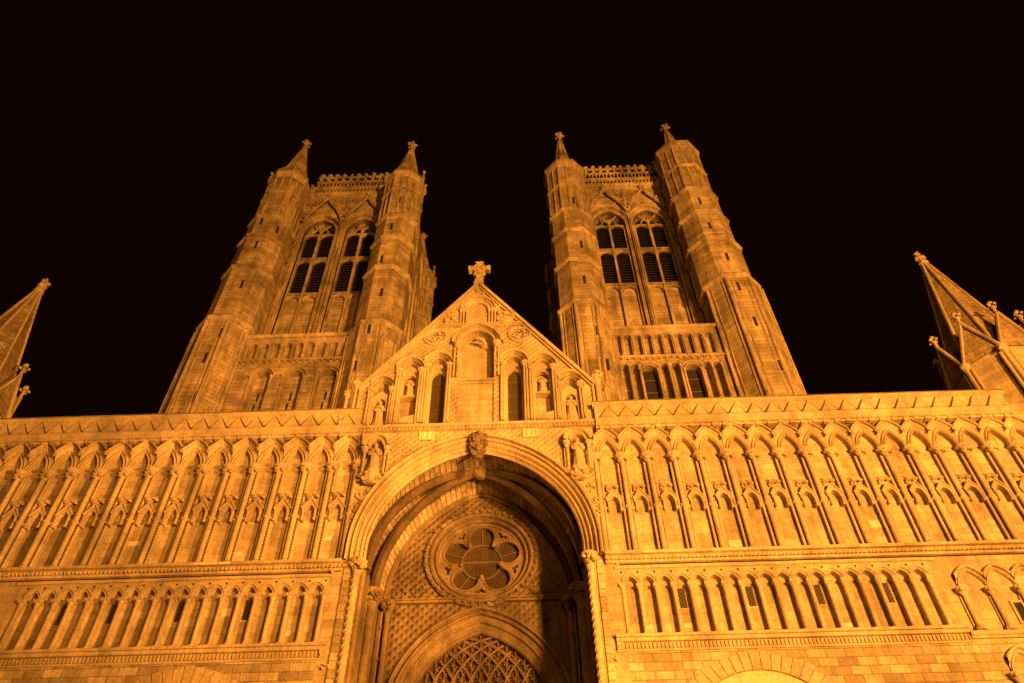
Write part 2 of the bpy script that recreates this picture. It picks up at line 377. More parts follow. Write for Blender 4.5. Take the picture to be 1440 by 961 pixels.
for sd in (-1, 1):
    mb.prism([(sd*.27, 20.95), (sd*.20, 20.95), (sd*.20, 21.35), (sd*.27, 21.35)], -.36, 0)
    mb.lathe(sd*.235, -.36, [(.045, 20.9), (.06, 20.96), (.035, 21.0), (.035, 21.25), (.06, 21.33), (.04, 21.36)], 6)
mb.wall(-.30, .30, 21.30, (lambda x: 21.92-abs(x)*1.25), -.36, .34, [(0, .18, 21.30, 21.36, .08)], 5)
for sd in (-1, 1):
    mb.tube([(sd*.33, -.38, 21.46), (0, -.40, 21.92)], .035, 5)
    mb.quad((sd*.31, -.36, 21.50), (0, -.38, 21.93), (0, 0, 22.0), (sd*.31, 0, 21.6))
P_can = mb.build('niche_canopy', M_carve, FR, (A0, .28, .2))
P_can.scale = (1, .72, 1)
mb = MB(); foliage(mb, -.03, -.12, 22.10, .52, .30, 11, .22); mb.box(-.24, .20, -.20, 0, 22.26, 22.32); mb.build('foliage_bracket', M_carve, P_can)
for sd in (-1, 1):
    for k in range(NB):
        if not (sd == 1 and k == 0):
            dup(P_arch, FR, (sd*(A0+SP*k), .28, 0)); dup(P_sh, FR, (sd*(A0+SP*k+SP/2), .28, 0)); dup(P_can, FR, (sd*(A0+SP*k)+random.uniform(-.02, .02), .28, .2+random.uniform(-.03, .02)))
    s_ = dup(P_sh, FR, (sd*(A0-SP/2), .28, 0))

# ---- lower arcade: one little arch and one colonnette per bay
mb = MB(); mb.arch(0, 17.86, .12, [(.355, .22), (.355, .02), (.37, -.03), (.40, -.03), (.41, .015), (.43, .015), (.44, -.05), (.475, -.05), (.49, 0.0)], clip=.294, n=6)
P_la = mb.build('interlaced_arch', M_carve, FR, (5.22+.295, 0, 0))
mb = MB(); mb.lathe(0, .02, [(.078, 16.08), (.078, 17.62)], 9, cap=False)
P_lc = mb.build('colonnette', M_carve, FR, (5.22, 0, 0))
mb = MB(); mb.lathe(0, .02, [(.078, 17.60), (.098, 17.64), (.085, 17.66), (.115, 17.76)], 9); mb.box(-.115, .115, -.10, .14, 17.76, 17.86); mb.build('capital', M_carve, P_lc)
mb = MB(); mb.box(-.10, .10, -.10, .12, 15.90, 15.97); mb.lathe(0, .02, [(.105, 15.97), (.105, 16.01), (.08, 16.08)], 9); mb.build('base', M_carve, P_lc)
for sd in (-1, 1):
    for k in range(19):
        if not (sd == 1 and k == 0):
            if k < 18: dup(P_la, FR, (sd*(5.22+.59*k+.295), 0, 0))
            dup(P_lc, FR, (sd*(5.22+.59*k), 0, 0))
# little sunk triangles between the arch heads
mb = MB()
for sd in (-1, 1):
    for k in range(19):
        x = sd*(5.22+.59*k); z = 18.40; mb.prism([(x-.055, z), (x+.055, z), (x, z-.10)], -.008, .02)
mb.build('sunk_triangles', M_void, FR)
# slit windows in the lower arcade
for sd, ks in ((1, (3, 7, 11, 15)), (-1, (4, 8, 12, 15))):
    for k in ks:
        x = sd*(5.22+.59*k+.295)-(.03 if sd > 0 else -.03)
        mb = MB(); mb.box(x-.12, x+.12, .218, .25, 17.02, 17.80); wn = mb.build('slit_window', M_lat2, FR)
        mb = MB(); mb.box(x-.16, x+.16, .20, .25, 16.94, 17.02); mb.build('sill', M_carve, wn)
# outer groups of larger arches at the ends of the wings
mb = MB()
mb.arch(0, 17.28, .35, [(.80, .0), (.80, -.06), (.83, -.12), (.87, -.12), (.89, -.06), (.92, -.06), (.94, -.16), (1.0, -.18), (1.04, -.14), (1.06, 0), ], clip=.52, n=7)
P_oa = mb.build('broad_arch', M_carve, FR, (17.18, 0, 0))
mb = MB(); mb.lathe(0, -.14, [(.09, 15.9), (.09, 17.0)], 9, cap=False); mb.box(-.14, .14, -.07, 0, 15.7, 17.0); P_oc = mb.build('stout_shaft', M_carve, FR, (16.69, 0, 0))
mb = MB(); mb.lathe(0, -.14, [(.10, 17.0), (.13, 17.05), (.22, 17.2), (.25, 17.28)], 9); foliage(mb, 0, -.2, 17.12, .4, .2, 7, .1); mb.build('capital', M_carve, P_oc)
mb = MB(); mb.lathe(0, -.14, [(.17, 15.7), (.16, 15.8), (.09, 15.92)], 9); mb.build('base', M_carve, P_oc)
for sd in (-1, 1):
    for k in range(8):
        if not (sd == 1 and k == 0):
            dup(P_oa, FR, (sd*(17.18+.98*k), 0, 0)); dup(P_oc, FR, (sd*(16.69+.98*k), 0, 0))
        if k > 0: dup(P_oa, FR, (sd*(16.6+.98*k), 0, -3.05)); dup(P_oc, FR, (sd*(16.11+.98*k), 0, -3.05))
    mb = MB(); a, b = min(sd*16.3, sd*25.2), max(sd*16.3, sd*25.2); mb.box(a, b, 0.0, 3, 15.4, 18.66); mb.build('end_wall', M_wall, FR)
    mb = MB(); mb.box(a, b, -.16, 0, 15.56, 15.70); mb.box(a, b, -.10, 0, 15.48, 15.56); mb.build('end_sill', M_carve, FR)
    mb = MB(); x = sd*18.35; mb.box(x-.14, x+.14, -.004, .05, 16.05, 16.75); wn = mb.build('end_window', M_void, FR)
    mb = MB(); mb.box(x-.22, x-.14, -.06, .05, 15.97, 16.83); mb.box(x+.14, x+.22, -.06, .05, 15.97, 16.83); mb.box(x-.14, x+.14, -.06, .05, 16.75, 16.83); mb.box(x-.14, x+.14, -.06, .05, 15.97, 16.05); mb.build('frame', M_carve, wn)
# patches of replaced pale blocks
mb = MB()
for (x, z, w_, h) in [(6.0, 16.25, .2, .16), (6.9, 16.5, .16, .26), (7.3, 16.3, .3, .16), (-8.6, 17.2, .34, .3), (-6.3, 16.4, .3, .2), (12.3, 16.5, .2, .3), (12.6, 16.15, .3, .18)]:
    mb.box(x-w_/2, x+w_/2, .224, .25, z, z+h)
for (x, z, w_, h) in [(-8.0, 20.1, .5, .22), (-7.05, 20.5, .34, .3), (-8.9, 19.7, .6, .2), (-10.2, 19.5, .2, .26), (-5.6, 20.3, .4, .2), (9.6, 19.5, .5, .3), (-12.9, 20.3, .5, .2), (15, 20.2, .5, .3)]:
    mb.box(x-w_/2, x+w_/2, .274, .30, z, z+h)
for (x, w_) in [(6.3, .42), (7.05, .7), (-9.6, .8), (-8.9, .4)]: mb.box(x-w_/2, x+w_/2, -.366, -.2, ZS1+.225, ZS2-.065)
for (x, z) in [(8.0, 25.54), (8.45, 25.54), (8.95, 25.54), (10.3, 25.54), (12.3, 25.54), (12.8, 25.54)]: mb.box(x, x+.3, -.246, .0, z-.05, z+.11)
mb.build('replaced_blocks', M_new, FR)
mb = MB(); 
for (x) in (7.7, -6.95): mb.box(x, x+.13, .27, .30, 22.8, 23.3)
mb.build('vent_slits', M_void, FR)

# ---- centre: great arch
cG = .80; ZG = 19.72
mb = MB()
T = 25.70
mb.wall(-4.82, 4.82, 19.08, T, 0.0, .3, [(0, 4.30, 19.08, ZG, cG)], 26)
mb.build('spandrel_wall', M_diaper, FR)
mb = MB()
prof = [(4.90, .40), (4.84, .25), (4.87, .20), (4.90, .16), (4.93, .20), (4.95, .24), (4.99, .10), (5.03, .06), (5.07, .10), (5.09, .14), (5.13, -.02), (5.17, -.07), (5.21, -.02), (5.22, .03), (5.27, .0), (5.28, -.14), (5.33, -.20), (5.38, -.14), (5.39, -.06), (5.43, -.06), (5.44, -.25), (5.50, -.30), (5.54, -.24), (5.55, .0)]
prof = [(R-.06, y) for R, y in prof]
mb.arch(0, ZG, cG, prof, None, 34, stilt=ZG-19.08)
GA = mb.build('great_arch', M_carve, FR)
mb = MB()      # rows of beads and little flowers carried round the arch
for R, y, st, r in ((4.92, .21, .13, .035), (5.215, .0, .16, .045), (5.355, -.06, .30, .05)):
    ta = acos(cG/R); nn = int(R*ta/st)
    for sd in (-1, 1):
        for i in range(nn):
            t = ta*(i+.5)/nn; mb.blob(sd*(R*cos(t)-cG), y, ZG+R*sin(t), r, None, r, .3, 5, 4)
mb.build('beading', M_carve, GA)
mb = MB(); 
mb.lathe(0.05, -.05, [(.16, 23.80), (.24, 24.0), (.26, 24.3), (.36, 24.6), (.44, 24.85), (.42, 24.98), (.30, 25.02)], 9)
for i in range(60):
    z = random.uniform(23.95, 24.95); rr = .22+(z-23.9)*.22; a = random.uniform(pi, 2*pi); mb.blob(.05+rr*cos(a), -.05+rr*sin(a), z, random.uniform(.04, .09), None, None, .4, 5, 4)
mb.build('keystone', M_inner, GA, label='dark carved foliage keystone at the crown of the great arch')
# ---- porch : jamb walls, vault, ribs
for sd in (-1, 1):
    mb = MB()
    jx = [(4.32, 0.0), (4.10, .30), (4.10, .62), (4.02, .70), (3.98, 1.30), (4.02, 1.5), (3.98, 2.3), (3.9, 2.5), (3.86, 3.1), (3.72, 3.5)]
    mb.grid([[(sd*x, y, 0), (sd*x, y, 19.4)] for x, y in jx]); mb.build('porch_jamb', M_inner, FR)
    # front nook shaft with spiral carving
    mb = MB(); mb.lathe(sd*4.18, -.02, [(.13, 0), (.13, 18.6)], 12, cap=False); sh = mb.build('nook_shaft', M_carve, FR)
    mb = MB()
    for k in range(int(18.6/.28)):
        z = .28*k; mb.tube([(sd*4.18+.14*cos(a), -.02+.14*sin(a), z+.09*i) for i, a in enumerate([pi, 1.25*pi, 1.5*pi, 1.75*pi, 2*pi])], .022, 4)
    mb.build('spiral_moulding', M_carve, sh)
    mb = MB(); mb.lathe(sd*4.16, -.04, [(.14, 18.5), (.16, 18.6), (.24, 18.85), (.30, 19.0), (.34, 19.08), (.30, 19.14)], 10); foliage(mb, sd*4.16, -.2, 18.8, .5, .4, 12, .2); mb.build('capital', M_carve, sh)
    mb = MB(); mb.box(*sorted((sd*4.40, sd*4.62)), -.06, 0, 0, 18.9); mb.build('pier_strip', M_rough, FR)
    for (x, y, z, r) in ((3.86, 1.72, 18.9, .17), (3.70, 1.2, 18.7, .0), (3.50, 3.15, 19.35, .11)):
        if r == 0: continue
        mb = MB(); mb.lathe(sd*x, y, [(r, 0), (r, z-.5)], 12, cap=False); mb.lathe(sd*(x+.18), y-.25, [(r*.5, 0), (r*.5, z-.5)], 8, cap=False); mb.lathe(sd*(x+.12), y+.28, [(r*.45, 0), (r*.45, z-.5)], 8, cap=False)
        for k in range(6): foliage(mb, sd*(x+.15), y-.25, z-1.2-k*1.25, .16, .22, 4, .1)
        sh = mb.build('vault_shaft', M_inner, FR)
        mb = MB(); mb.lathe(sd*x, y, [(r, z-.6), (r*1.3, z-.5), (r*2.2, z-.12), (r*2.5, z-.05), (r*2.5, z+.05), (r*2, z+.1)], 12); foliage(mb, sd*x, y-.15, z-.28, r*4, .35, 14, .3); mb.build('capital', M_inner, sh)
# vault web (lofted front arch -> middle -> wall arch)
def curve(c, R, zs, n, h):
    ta = acos(c/R); return [(R*cos(ta*i/n)-c, zs+R*sin(ta*i/n)) for i in range(n+1)]
n = 28
cf = curve(.8, 4.90, 19.62, n, 0); cb_ = curve(1.87, 5.60, 19.60, n, 0); cm = curve(.95, 5.2, 19.75, n, 0)
for sd in (-1, 1):
    mb = MB(); rows = []; K = 8
    for j in range(K+1):
        t = j/K
        if t < .5: A, B, q, ya, yb = cf, cm, t*2, .35, 1.9
        else: A, B, q, ya, yb = cm, cb_, t*2-1, 1.9, 3.5
        row = []
        for i in range(n+1):
            x = A[i][0]*(1-q)+B[i][0]*q; z = A[i][1]*(1-q)+B[i][1]*q
            row.append((sd*x, ya*(1-q)+yb*q, z+.10*sin(pi*q)*(i/n)))
            mb.uv.append((ya*(1-q)+yb*q+.3*i, 5.6*1.3*i/n+sd*.1))
        rows.append(row)
    mb.grid(rows); mb.build('vault_web', M_vault, FR)
BOSS = Vector((0, 1.95, 25.0))
for sd in (-1, 1):
    for (ex, ey, ez, r) in ((4.02, .75, 19.35, .19), (3.84, 1.75, 19.0, .19)):
        pts = []; c = 1.2; Rr = (BOSS.z-ez)**2; 
        R = (ex*ex + (BOSS.z-ez)**2)/(2*ex) if (BOSS.z-ez) > ex else ex+.6
        c = R-ex
        ta = acos(c/R)
        for i in range(23):
            t = ta*i/22; x = R*cos(t)-c; z = ez+R*sin(t); q = 1-x/ex
            pts.append((sd*x, ey+(BOSS.y-ey)*q**1.1, z-.10))
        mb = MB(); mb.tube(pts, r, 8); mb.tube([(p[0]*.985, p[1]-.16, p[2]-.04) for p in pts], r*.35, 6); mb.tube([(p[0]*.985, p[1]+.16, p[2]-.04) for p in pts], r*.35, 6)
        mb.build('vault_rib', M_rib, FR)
for sd in (-1, 1):
    mb = MB(); mb.tube([(sd*(x-.04), 3.42, z-.03) for x, z in cb_], .07, 6); mb.tube([(sd*(x-.02), 3.30, z+.05) for x, z in cb_], .05, 6); mb.build('wall_rib', M_inner, FR)
mb = MB(); mb.lathe(0, 1.9, [(.12, 24.5), (.34, 24.62), (.40, 24.85), (.3, 25.0)], 12)
for i in range(26): a = random.uniform(0, 2*pi); q = random.uniform(.1, .34); mb.blob(q*cos(a), 1.9+q*sin(a), 24.62+q*.3, .08, None, None, .4, 5, 4)
mb.build('vault_boss', M_inner, FR)
# ---- porch back wall with rose and west window
YB = 3.5
RC = (0.05, 21.62); RR = 1.98
mb = MB()
mb.wall(-4.3, 4.3, 0, 19.50, YB, .6, [(0.04, 3.30, 0, 15.0, .93)], 24)
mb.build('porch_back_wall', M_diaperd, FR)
mb = MB(); NN = 40
xs = [-4.3, RC[0]-RR]+[RC[0]-RR*cos(pi*i/NN) for i in range(1, NN)]+[RC[0]+RR, 4.3]
for a, b in zip(xs, xs[1:]):
    def hh(x): d = RR*RR-(x-RC[0])**2; return sqrt(max(0, d))
    if a < RC[0]-RR-.01 or b > RC[0]+RR+.01: mb.quad((a, YB, 19.5), (b, YB, 19.5), (b, YB, 25.3), (a, YB, 25.3))
    else:
        mb.quad((a, YB, 19.5), (b, YB, 19.5), (b, YB, RC[1]-hh(b)), (a, YB, RC[1]-hh(a)))
        mb.quad((a, YB, RC[1]+hh(a)), (b, YB, RC[1]+hh(b)), (b, YB, 25.3), (a, YB, 25.3))
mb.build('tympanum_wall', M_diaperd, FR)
mb = MB(); mb.box(-3.95, 3.95, YB-.14, YB, 19.50, 19.60); mb.box(-3.95, 3.95, YB-.20, YB, 19.60, 19.66); mb.build('tympanum_string', M_inner, FR)
RO = thing('x', '', '') ; bpy.data.objects.remove(RO)
mb = MB(); mb.ring(RC[0], RC[1], [(2.36, YB), (2.36, YB-.10), (2.30, YB-.16), (2.22, YB-.10), (2.16, YB-.06), (2.14, YB-.16), (2.06, YB-.20), (2.0, YB-.14), (1.97, YB-.02), (1.93, YB+.02), (1.91, YB-.06), (1.84, YB-.08), (1.80, YB), (1.78, YB+.12), (1.70, YB+.16), (1.68, YB+.32)], 64)
for i in range(44):
    a = 2*pi*i/44; mb.blob(RC[0]+2.27*cos(a), YB-.16, RC[1]+2.27*sin(a), .10, .08, None, .35, 6, 4)
for i in range(110):
    a = 2*pi*i/110; mb.blob(RC[0]+1.87*cos(a), YB-.08, RC[1]+1.87*sin(a), .028, .05, None, .2, 4, 3)
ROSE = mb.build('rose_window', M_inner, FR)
mb = MB(); NA, NR = 180, 30; rin, rout = 0.0, 1.72
def void(x, z):
    if x*x+z*z < .84**2: return True
    for k in range(5):
        a = pi/2+2*pi*k/5
        if (x-1.10*cos(a))**2+(z-1.10*sin(a))**2 < .53**2: return True
    for k in range(5):
        a = pi/2+pi/5+2*pi*k/5
        for da, rr_ in ((0, 1.40), (.085, 1.50), (-.085, 1.50)):
            if (x-rr_*cos(a+da))**2+(z-rr_*sin(a+da))**2 < .075**2: return True
    return False
sol = [[not void((r_+.5)*rout/NR*cos(2*pi*(a+.5)/NA), (r_+.5)*rout/NR*sin(2*pi*(a+.5)/NA)) for a in range(NA)] for r_ in range(NR)]
def pp(r_, a, y): return (RC[0]+rout*r_/NR*cos(2*pi*a/NA), y, RC[1]+rout*r_/NR*sin(2*pi*a/NA))
for r_ in range(NR):
    for a in range(NA):
        if not sol[r_][a]: continue
        mb.quad(pp(r_, a, YB+.2), pp(r_, a+1, YB+.2), pp(r_+1, a+1, YB+.2), pp(r_+1, a, YB+.2))
        if r_ > 0 and not sol[r_-1][a]: mb.quad(pp(r_, a, YB+.2), pp(r_, a+1, YB+.2), pp(r_, a+1, YB+.45), pp(r_, a, YB+.45))
        if r_ < NR-1 and not sol[r_+1][a]: mb.quad(pp(r_+1, a, YB+.2), pp(r_+1, a+1, YB+.2), pp(r_+1, a+1, YB+.45), pp(r_+1, a, YB+.45))
        if not sol[r_][(a-1) % NA]: mb.quad(pp(r_, a, YB+.2), pp(r_+1, a, YB+.2), pp(r_+1, a, YB+.45), pp(r_, a, YB+.45))
        if not sol[r_][(a+1) % NA]: mb.quad(pp(r_, a+1, YB+.2), pp(r_+1, a+1, YB+.2), pp(r_+1, a+1, YB+.45), pp(r_, a+1, YB+.45))
for k in range(150):      # carved leaves on the solid parts
    a = random.uniform(0, 2*pi); r_ = random.uniform(1.05, 1.66); x, z = r_*cos(a), r_*sin(a)
    if not void(x, z) and not void(x*1.05, z*1.05) and not void(x*.95, z*.95): mb.blob(RC[0]+x, YB+.19, RC[1]+z, random.uniform(.03, .06), .05, None, .4, 5, 3)
for k in range(5):        # rolled edge of each foil and a carved stop where two foils meet
    a = pi/2+2*pi*k/5; pts = []
    for i in range(25):
        t = a-2.15+4.3*i/24; pts.append((RC[0]+1.10*cos(a)+.55*cos(t), YB+.18, RC[1]+1.10*sin(a)+.55*sin(t)))
    mb.tube(pts, .04, 5)
    a += pi/5; mb.blob(RC[0]+.86*cos(a), YB+.15, RC[1]+.86*sin(a), .10, None, .12, .3)
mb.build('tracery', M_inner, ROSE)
mb = MB(); mb.lathe(0, 0, [(0.001, 0), (1.72, 0)], 48, cap=False); mb.v = [(RC[0]+x, YB+.42, RC[1]+y) for x, y, z in mb.v]; mb.build('glass', M_glass, ROSE)
mb = MB(); mb.box(RC[0]-.84, RC[0]+.84, YB+.36, YB+.41, RC[1]-.03, RC[1]+.03); mb.ring(RC[0], RC[1], [(.80, YB+.4), (.80, YB+.34), (.86, YB+.34), (.86, YB+.4)], 40)
for k in range(5):
    a = pi/2+2*pi*k/5; mb.tube([(RC[0]+r_*cos(a), YB+.38, RC[1]+r_*sin(a)) for r_ in (.86, 1.62)], .022, 5)
for k in range(9): x = -.7+.175*k; hz = sqrt(.8**2-x*x); mb.box(RC[0]+x-.006, RC[0]+x+.006, YB+.40, YB+.415, RC[1]-hz, RC[1]+hz)
mb.build('glazing_bar', M_bar, ROSE)
# quatrefoils at the feet of the tympanum
mb = MB()
for sd in (-1, 1):
    for (x, z, r) in ((2.35, 20.05, .30), (3.15, 19.95, .27)):
        for k in range(4):
            a = k*pi/2; mb.v0 = 0; cx, cz = sd*x+.5*r*cos(a), z+.5*r*sin(a); mb.tube([(cx+.55*r*cos(a-1.9+3.8*i/9), YB-.05, cz+.55*r*sin(a-1.9+3.8*i/9)) for i in range(10)], .035, 5)
mb.build('quatrefoil', M_inner, FR)
# west window
wprof = [(3.22, YB+.62), (3.22, YB+.42), (3.30, YB+.34), (3.36, YB+.36), (3.62, YB+.22), (3.66, YB+.12), (3.72, YB+.10), (3.78, YB+.14), (3.98, YB+.06), (4.0, YB-.06), (4.06, YB-.10), (4.12, YB-.05), (4.22, YB), (4.26, YB-.14), (4.36, YB-.18), (4.42, YB-.10), (4.43, YB)]
mb = MB(); mb.arch(.04, 15.0, .93, [(3.57+(R-3.22)*.71, y) for R, y in wprof], None, 26, stilt=15.0)
WW = mb.build('west_window', M_inner, FR)
mb = MB(); yt = YB+.55
def archtube(cx, zs, c, R, side=0, tmin=0., r=.05, lim=3.2):
    ta = acos(c/R)
    for sd in (-1, 1):
        if side and sd != side: continue
        pts = []
        for i in range(17):
            t = tmin+(ta-tmin)*i/16; x = cx+sd*(R*cos(t)-c); z = zs+R*sin(t)
            if sqrt((abs(x-.04)+.93)**2+(z-15.0)**2) < lim+.03: pts.append((x, yt, z))
        if len(pts) > 1: mb.tube(pts, r, 5)
def inwin(x, z): return sqrt((abs(x-.04)+.93)**2+max(0, z-15.0)**2) < 3.57
mull = [-2.0+.667*k+.04 for k in range(7)]
for x in mull:
    zt = 15.0+sqrt(max(.01, 3.57**2-(abs(x-.04)+.93)**2)); mb.tube([(x, yt, 0), (x, yt, min(zt, 16.4))], .05, 5)
Rm = 3.0
for x in mull:            # intersecting arcs that spring from every mullion
    for sd in (-1, 1):
        for zz in (15.2,):
            pts = []
            for i in range(20):
                t = 1.45*i/19; px_ = x+sd*(Rm-Rm*cos(t))*1.0; pz = zz+Rm*sin(t)*1.05
                if inwin(px_, pz): pts.append((px_, yt-.04, pz))
            if len(pts) > 1: mb.tube(pts, .048, 5)
for k in range(-1, 14):       # upright bars and cusped lights in the meshes of the net
    x = mull[0]+.667*k/2
    zt = 15.0+sqrt(max(.01, 3.57**2-(abs(x-.04)+.93)**2)) if abs(x-.04) < 2.6 else 0
    if zt > 16.2: mb.tube([(x, yt+.02, 16.0 if k % 2 == 0 else 16.55), (x, yt+.02, zt-.02)], .028, 4)
    for r_ in range(7):
        z = 15.55+.40*r_+(.2 if k % 2 else 0); x2 = x+.167
        if inwin(x2, z+.28) and inwin(x2+.1, z+.1) and inwin(x2-.1, z+.1):
            for sd in (-1, 1): mb.tube([(x2+sd*.15, yt, z), (x2+sd*.13, yt, z+.12), (x2+sd*.02, yt, z+.24)], .026, 4)
            for sd in (-1, 1): mb.blob(x2+sd*.085, yt, z+.07, .038, .04, .038, .2, 5, 3)
mb.build('tracery', M_inner, WW)
mb = MB(); mb.quad((-2.8, YB+.66, 0), (2.9, YB+.66, 0), (2.9, YB+.66, 18.7), (-2.8, YB+.66, 18.7)); mb.build('glass', M_glass, WW)

# ---- spandrel niches beside the great arch
def statue(name, label, x, y, z, h, group=None, headless=False):
    t = thing(name, label, 'statue', (x, y, z), group); mb = MB(); s = h/1.6
    secs = [(0, .25, .17), (.05, .27, .18), (.35, .23, .15), (.75, .20, .13), (.95, .19, .125), (1.12, .22, .13), (1.28, .235, .12), (1.36, .15, .09), (1.39, .055, .055), (1.43, .055, .06), (1.47, .085, .095), (1.53, .095, .105), (1.60, .085, .095), (1.66, .04, .045)]
    if headless: secs = secs[:8]+[(1.38, .03, .03)]
    rows = []
    for zz, rx, ry in secs:
        fold = .13 if zz < .95 else (.05 if zz < 1.3 else 0)
        rows.append([(s*rx*(1+fold*cos(7*a+.6*zz*6))*cos(a), s*ry*(1+fold*cos(7*a+.6*zz*6))*sin(a), s*zz) for a in [2*pi*i/28 for i in range(28)]])
    mb.grid(rows, True); body = mb
    for sd in (-1, 1):
        body.tube([(sd*s*.215, 0, s*1.27), (sd*s*.26, -.02*s, s*1.02), (sd*s*.20, -.13*s, s*.92), (sd*s*.05, -.17*s, s*(1.02+.08*sd))], [s*.065, s*.06, s*.05, s*.035], 8)
    if not headless: body.tube([(0, -.09*s, s*1.55), (0, -.125*s, s*1.52)], [s*.02, s*.015], 5)
    body.build('robed_figure', M_carve, t, smooth=True)
    mb = MB(); mb.lathe(0, 0, [(s*.2, -.10*s), (s*.3, -.03*s), (s*.3, 0)], 8, pi/8); mb.build('plinth', M_carve, t)
    return t
for sd in (-1, 1):
    x = sd*4.12; mb = MB()
    # hood is built outwards from the wall as a small tabernacle
    mb.arch(x, 24.45, .10, [(.36, -.02), (.36, -.30), (.40, -.40), (.45, -.40), (.47, -.32), (.52, -.34), (.58, -.46), (.66, -.46), (.70, -.30), (.72, 0)], None, 8)
    for q in (-.42, .42):
        mb.lathe(x+q, -.26, [(.055, 23.05), (.055, 24.2)], 8); mb.lathe(x+q*1.25, -.12, [(.05, 23.05), (.05, 24.2)], 8)
        mb.lathe(x+q*1.08, -.22, [(.07, 24.15), (.14, 24.36), (.18, 24.45)], 8)
        mb.lathe(x+q*1.08, -.22, [(.13, 22.95), (.10, 23.06)], 8)
    mb.lathe(x, -.20, [(.08, 22.55), (.2, 22.72), (.32, 22.9), (.40, 22.98)], 8); foliage(mb, x, -.2, 22.72, .7, .34, 14, .2)
    mb.build('statue_niche', M_carve, FR)
    statue('statue', 'robed stone figure in a canopied niche over the %s lit shoulder of the great arch' % ('dimmer' if sd < 0 else 'brighter'), x, -.24, 23.05+.05, 1.5)
    mb = MB()
    for (dx, z, r) in ((.25, 22.15, .28), (.42, 21.55, .22), (.45, 20.95, .2)):
        for k in range(4):
            a = k*pi/2; cx, cz = x+sd*dx+.5*r*cos(a), z+.5*r*sin(a); mb.tube([(cx+.55*r*cos(a-1.9+3.8*i/8), -.05, cz+.55*r*sin(a-1.9+3.8*i/8)) for i in range(9)], .04, 5)
        foliage(mb, x+sd*dx, -.02, z, r, r, 5, .06)
    mb.build('quatrefoil', M_carve, FR)
    # pale square relief panel
    px_ = -2.12 if sd < 0 else 2.22
    mb = MB(); mb.box(px_-.30, px_+.30, -.03, .02, 24.98, 25.52)
    for k in range(4): a = k*pi/2+pi/4; mb.blob(px_+.14*cos(a), -.05, 25.25+.13*sin(a), .10, .04, .09, .2)
    for q in (-.28, .28): mb.box(px_+q-.03, px_+q+.03, -.07, 0, 24.97, 25.53)
    mb.box(px_-.25, px_+.25, -.066, 0, 24.98, 25.03); mb.box(px_-.25, px_+.25, -.066, 0, 25.47, 25.52)
    mb.build('relief_panel', M_new, FR)

# ================================================================== gable
GX0, GX1, GZ0, GZT = -5.38, 5.18, 25.74, 35.55
GC = -.10
def gt(x): return min(28.0+(x+5.2)*1.475, 28.0+(5.0-x)*1.475, GZT)
mb = MB()
bays = [  # centre, half, base, spring, c
    (-4.30, .36, 25.95, 28.10, .15), (-3.12, .40, 25.95, 29.30, .15), (-1.86, .40, 25.95, 29.60, .15),
    (-.12, .80, 25.95, 31.05, .30), (1.60, .40, 25.95, 29.60, .15), (2.88, .40, 25.95, 29.30, .15), (4.06, .36, 25.95, 28.10, .15)]
# split top at the apex so the slope is straight
def seg(mb, x0, x1, ops): mb.wall(x0, x1, GZ0, gt, 0.0, .55, ops, 8)
seg(mb, GX0+.0, GC-.95, bays[:3]); 
mb.wall(GC-.95, GC+.93, GZ0, gt, 0.0, .55, [bays[3]], 8)
seg(mb, GC+.93, GX1, bays[4:])
mb.build('gable_wall', M_diaper, FR)
mb = MB(); mb.prism([(GX0, GZ0), (GX1, GZ0), (GX1, 27.7), (GC, 35.5), (GX0, 27.7)], .55, 1.3); mb.build('gable_backing', M_wall, FR)
mb = MB(); mb.box(-5.5, 5.3, -.26, .3, 25.56, 25.68); mb.box(-5.42, 5.22, -.18, .3, 25.46, 25.56); mb.box(-5.46, 5.26, -.22, .5, 25.68, 25.75); 
x = -5.4
while x < 5.2: mb.blob(x, -.20, 25.51, .05, .06, .05, .2, 5, 3); x += .16
mb.build('gable_string', M_carve, FR)
mb = MB()
for pts in (((-5.28, 27.95), (GC, 35.62)), ((5.08, 27.95), (GC, 35.62))):
    (xa, za), (xb, zb) = pts
    dx, dz = xb-xa, zb-za; L_ = sqrt(dx*dx+dz*dz); nx, nz = -dz/L_, dx/L_
    if nz < 0: nx, nz = -nx, -nz
    mb.prism([(xa, za), (xb, zb), (xb+nx*.16, zb+nz*.16), (xa+nx*.16, za+nz*.16)], -.22, 1.4)
    mb.prism([(xa-nx*.09, za-nz*.09), (xb-nx*.09, zb-nz*.09), (xb, zb), (xa, za)], -.12, .2)
mb.build('gable_coping', M_carve, FR)
# cross
mb = MB()
mb.prism([(-.42, 35.75), (.18, 35.75), (.02, 36.3), (.10, 36.6), (-.34, 36.6), (-.26, 36.3)], -.2, .3); mb.lathe(-.12, .0, [(.30, 36.55), (.20, 36.8), (.16, 37.0)], 8)
for q in (-.36, .12): mb.blob(q, -.1, 36.72, .14, None, .12, .3)
for k in range(4):
    a = k*pi/2; u = (cos(a), sin(a)); v = (-sin(a), cos(a)); cx, cz = -.12, 37.38
    poly = [(cx+u[0]*r+v[0]*w_, cz+u[1]*r+v[1]*w_) for r, w_ in ((.05, -.10), (.40, -.16), (.60, -.26), (.66, -.12), (.62, 0), (.66, .12), (.60, .26), (.40, .16), (.05, .10))]
    mb.prism(poly, -.13, .13)
mb.ring(-.12, 37.38, [(.30, -.10), (.36, -.15), (.42, -.10), (.42, .10), (.30, .10), (.30, -.10)], 20)
for k in range(18): mb.blob(-.12+random.uniform(-.5, .5), -.12, 37.38+random.uniform(-.12, .12), .06, .05, None, .4, 5, 3)
mb.v = [(-.12+(x+.12)*.9, y, 35.7+(z-35.7)*.88) for x, y, z in mb.v]; mb.build('gable_cross', M_carve, FR)
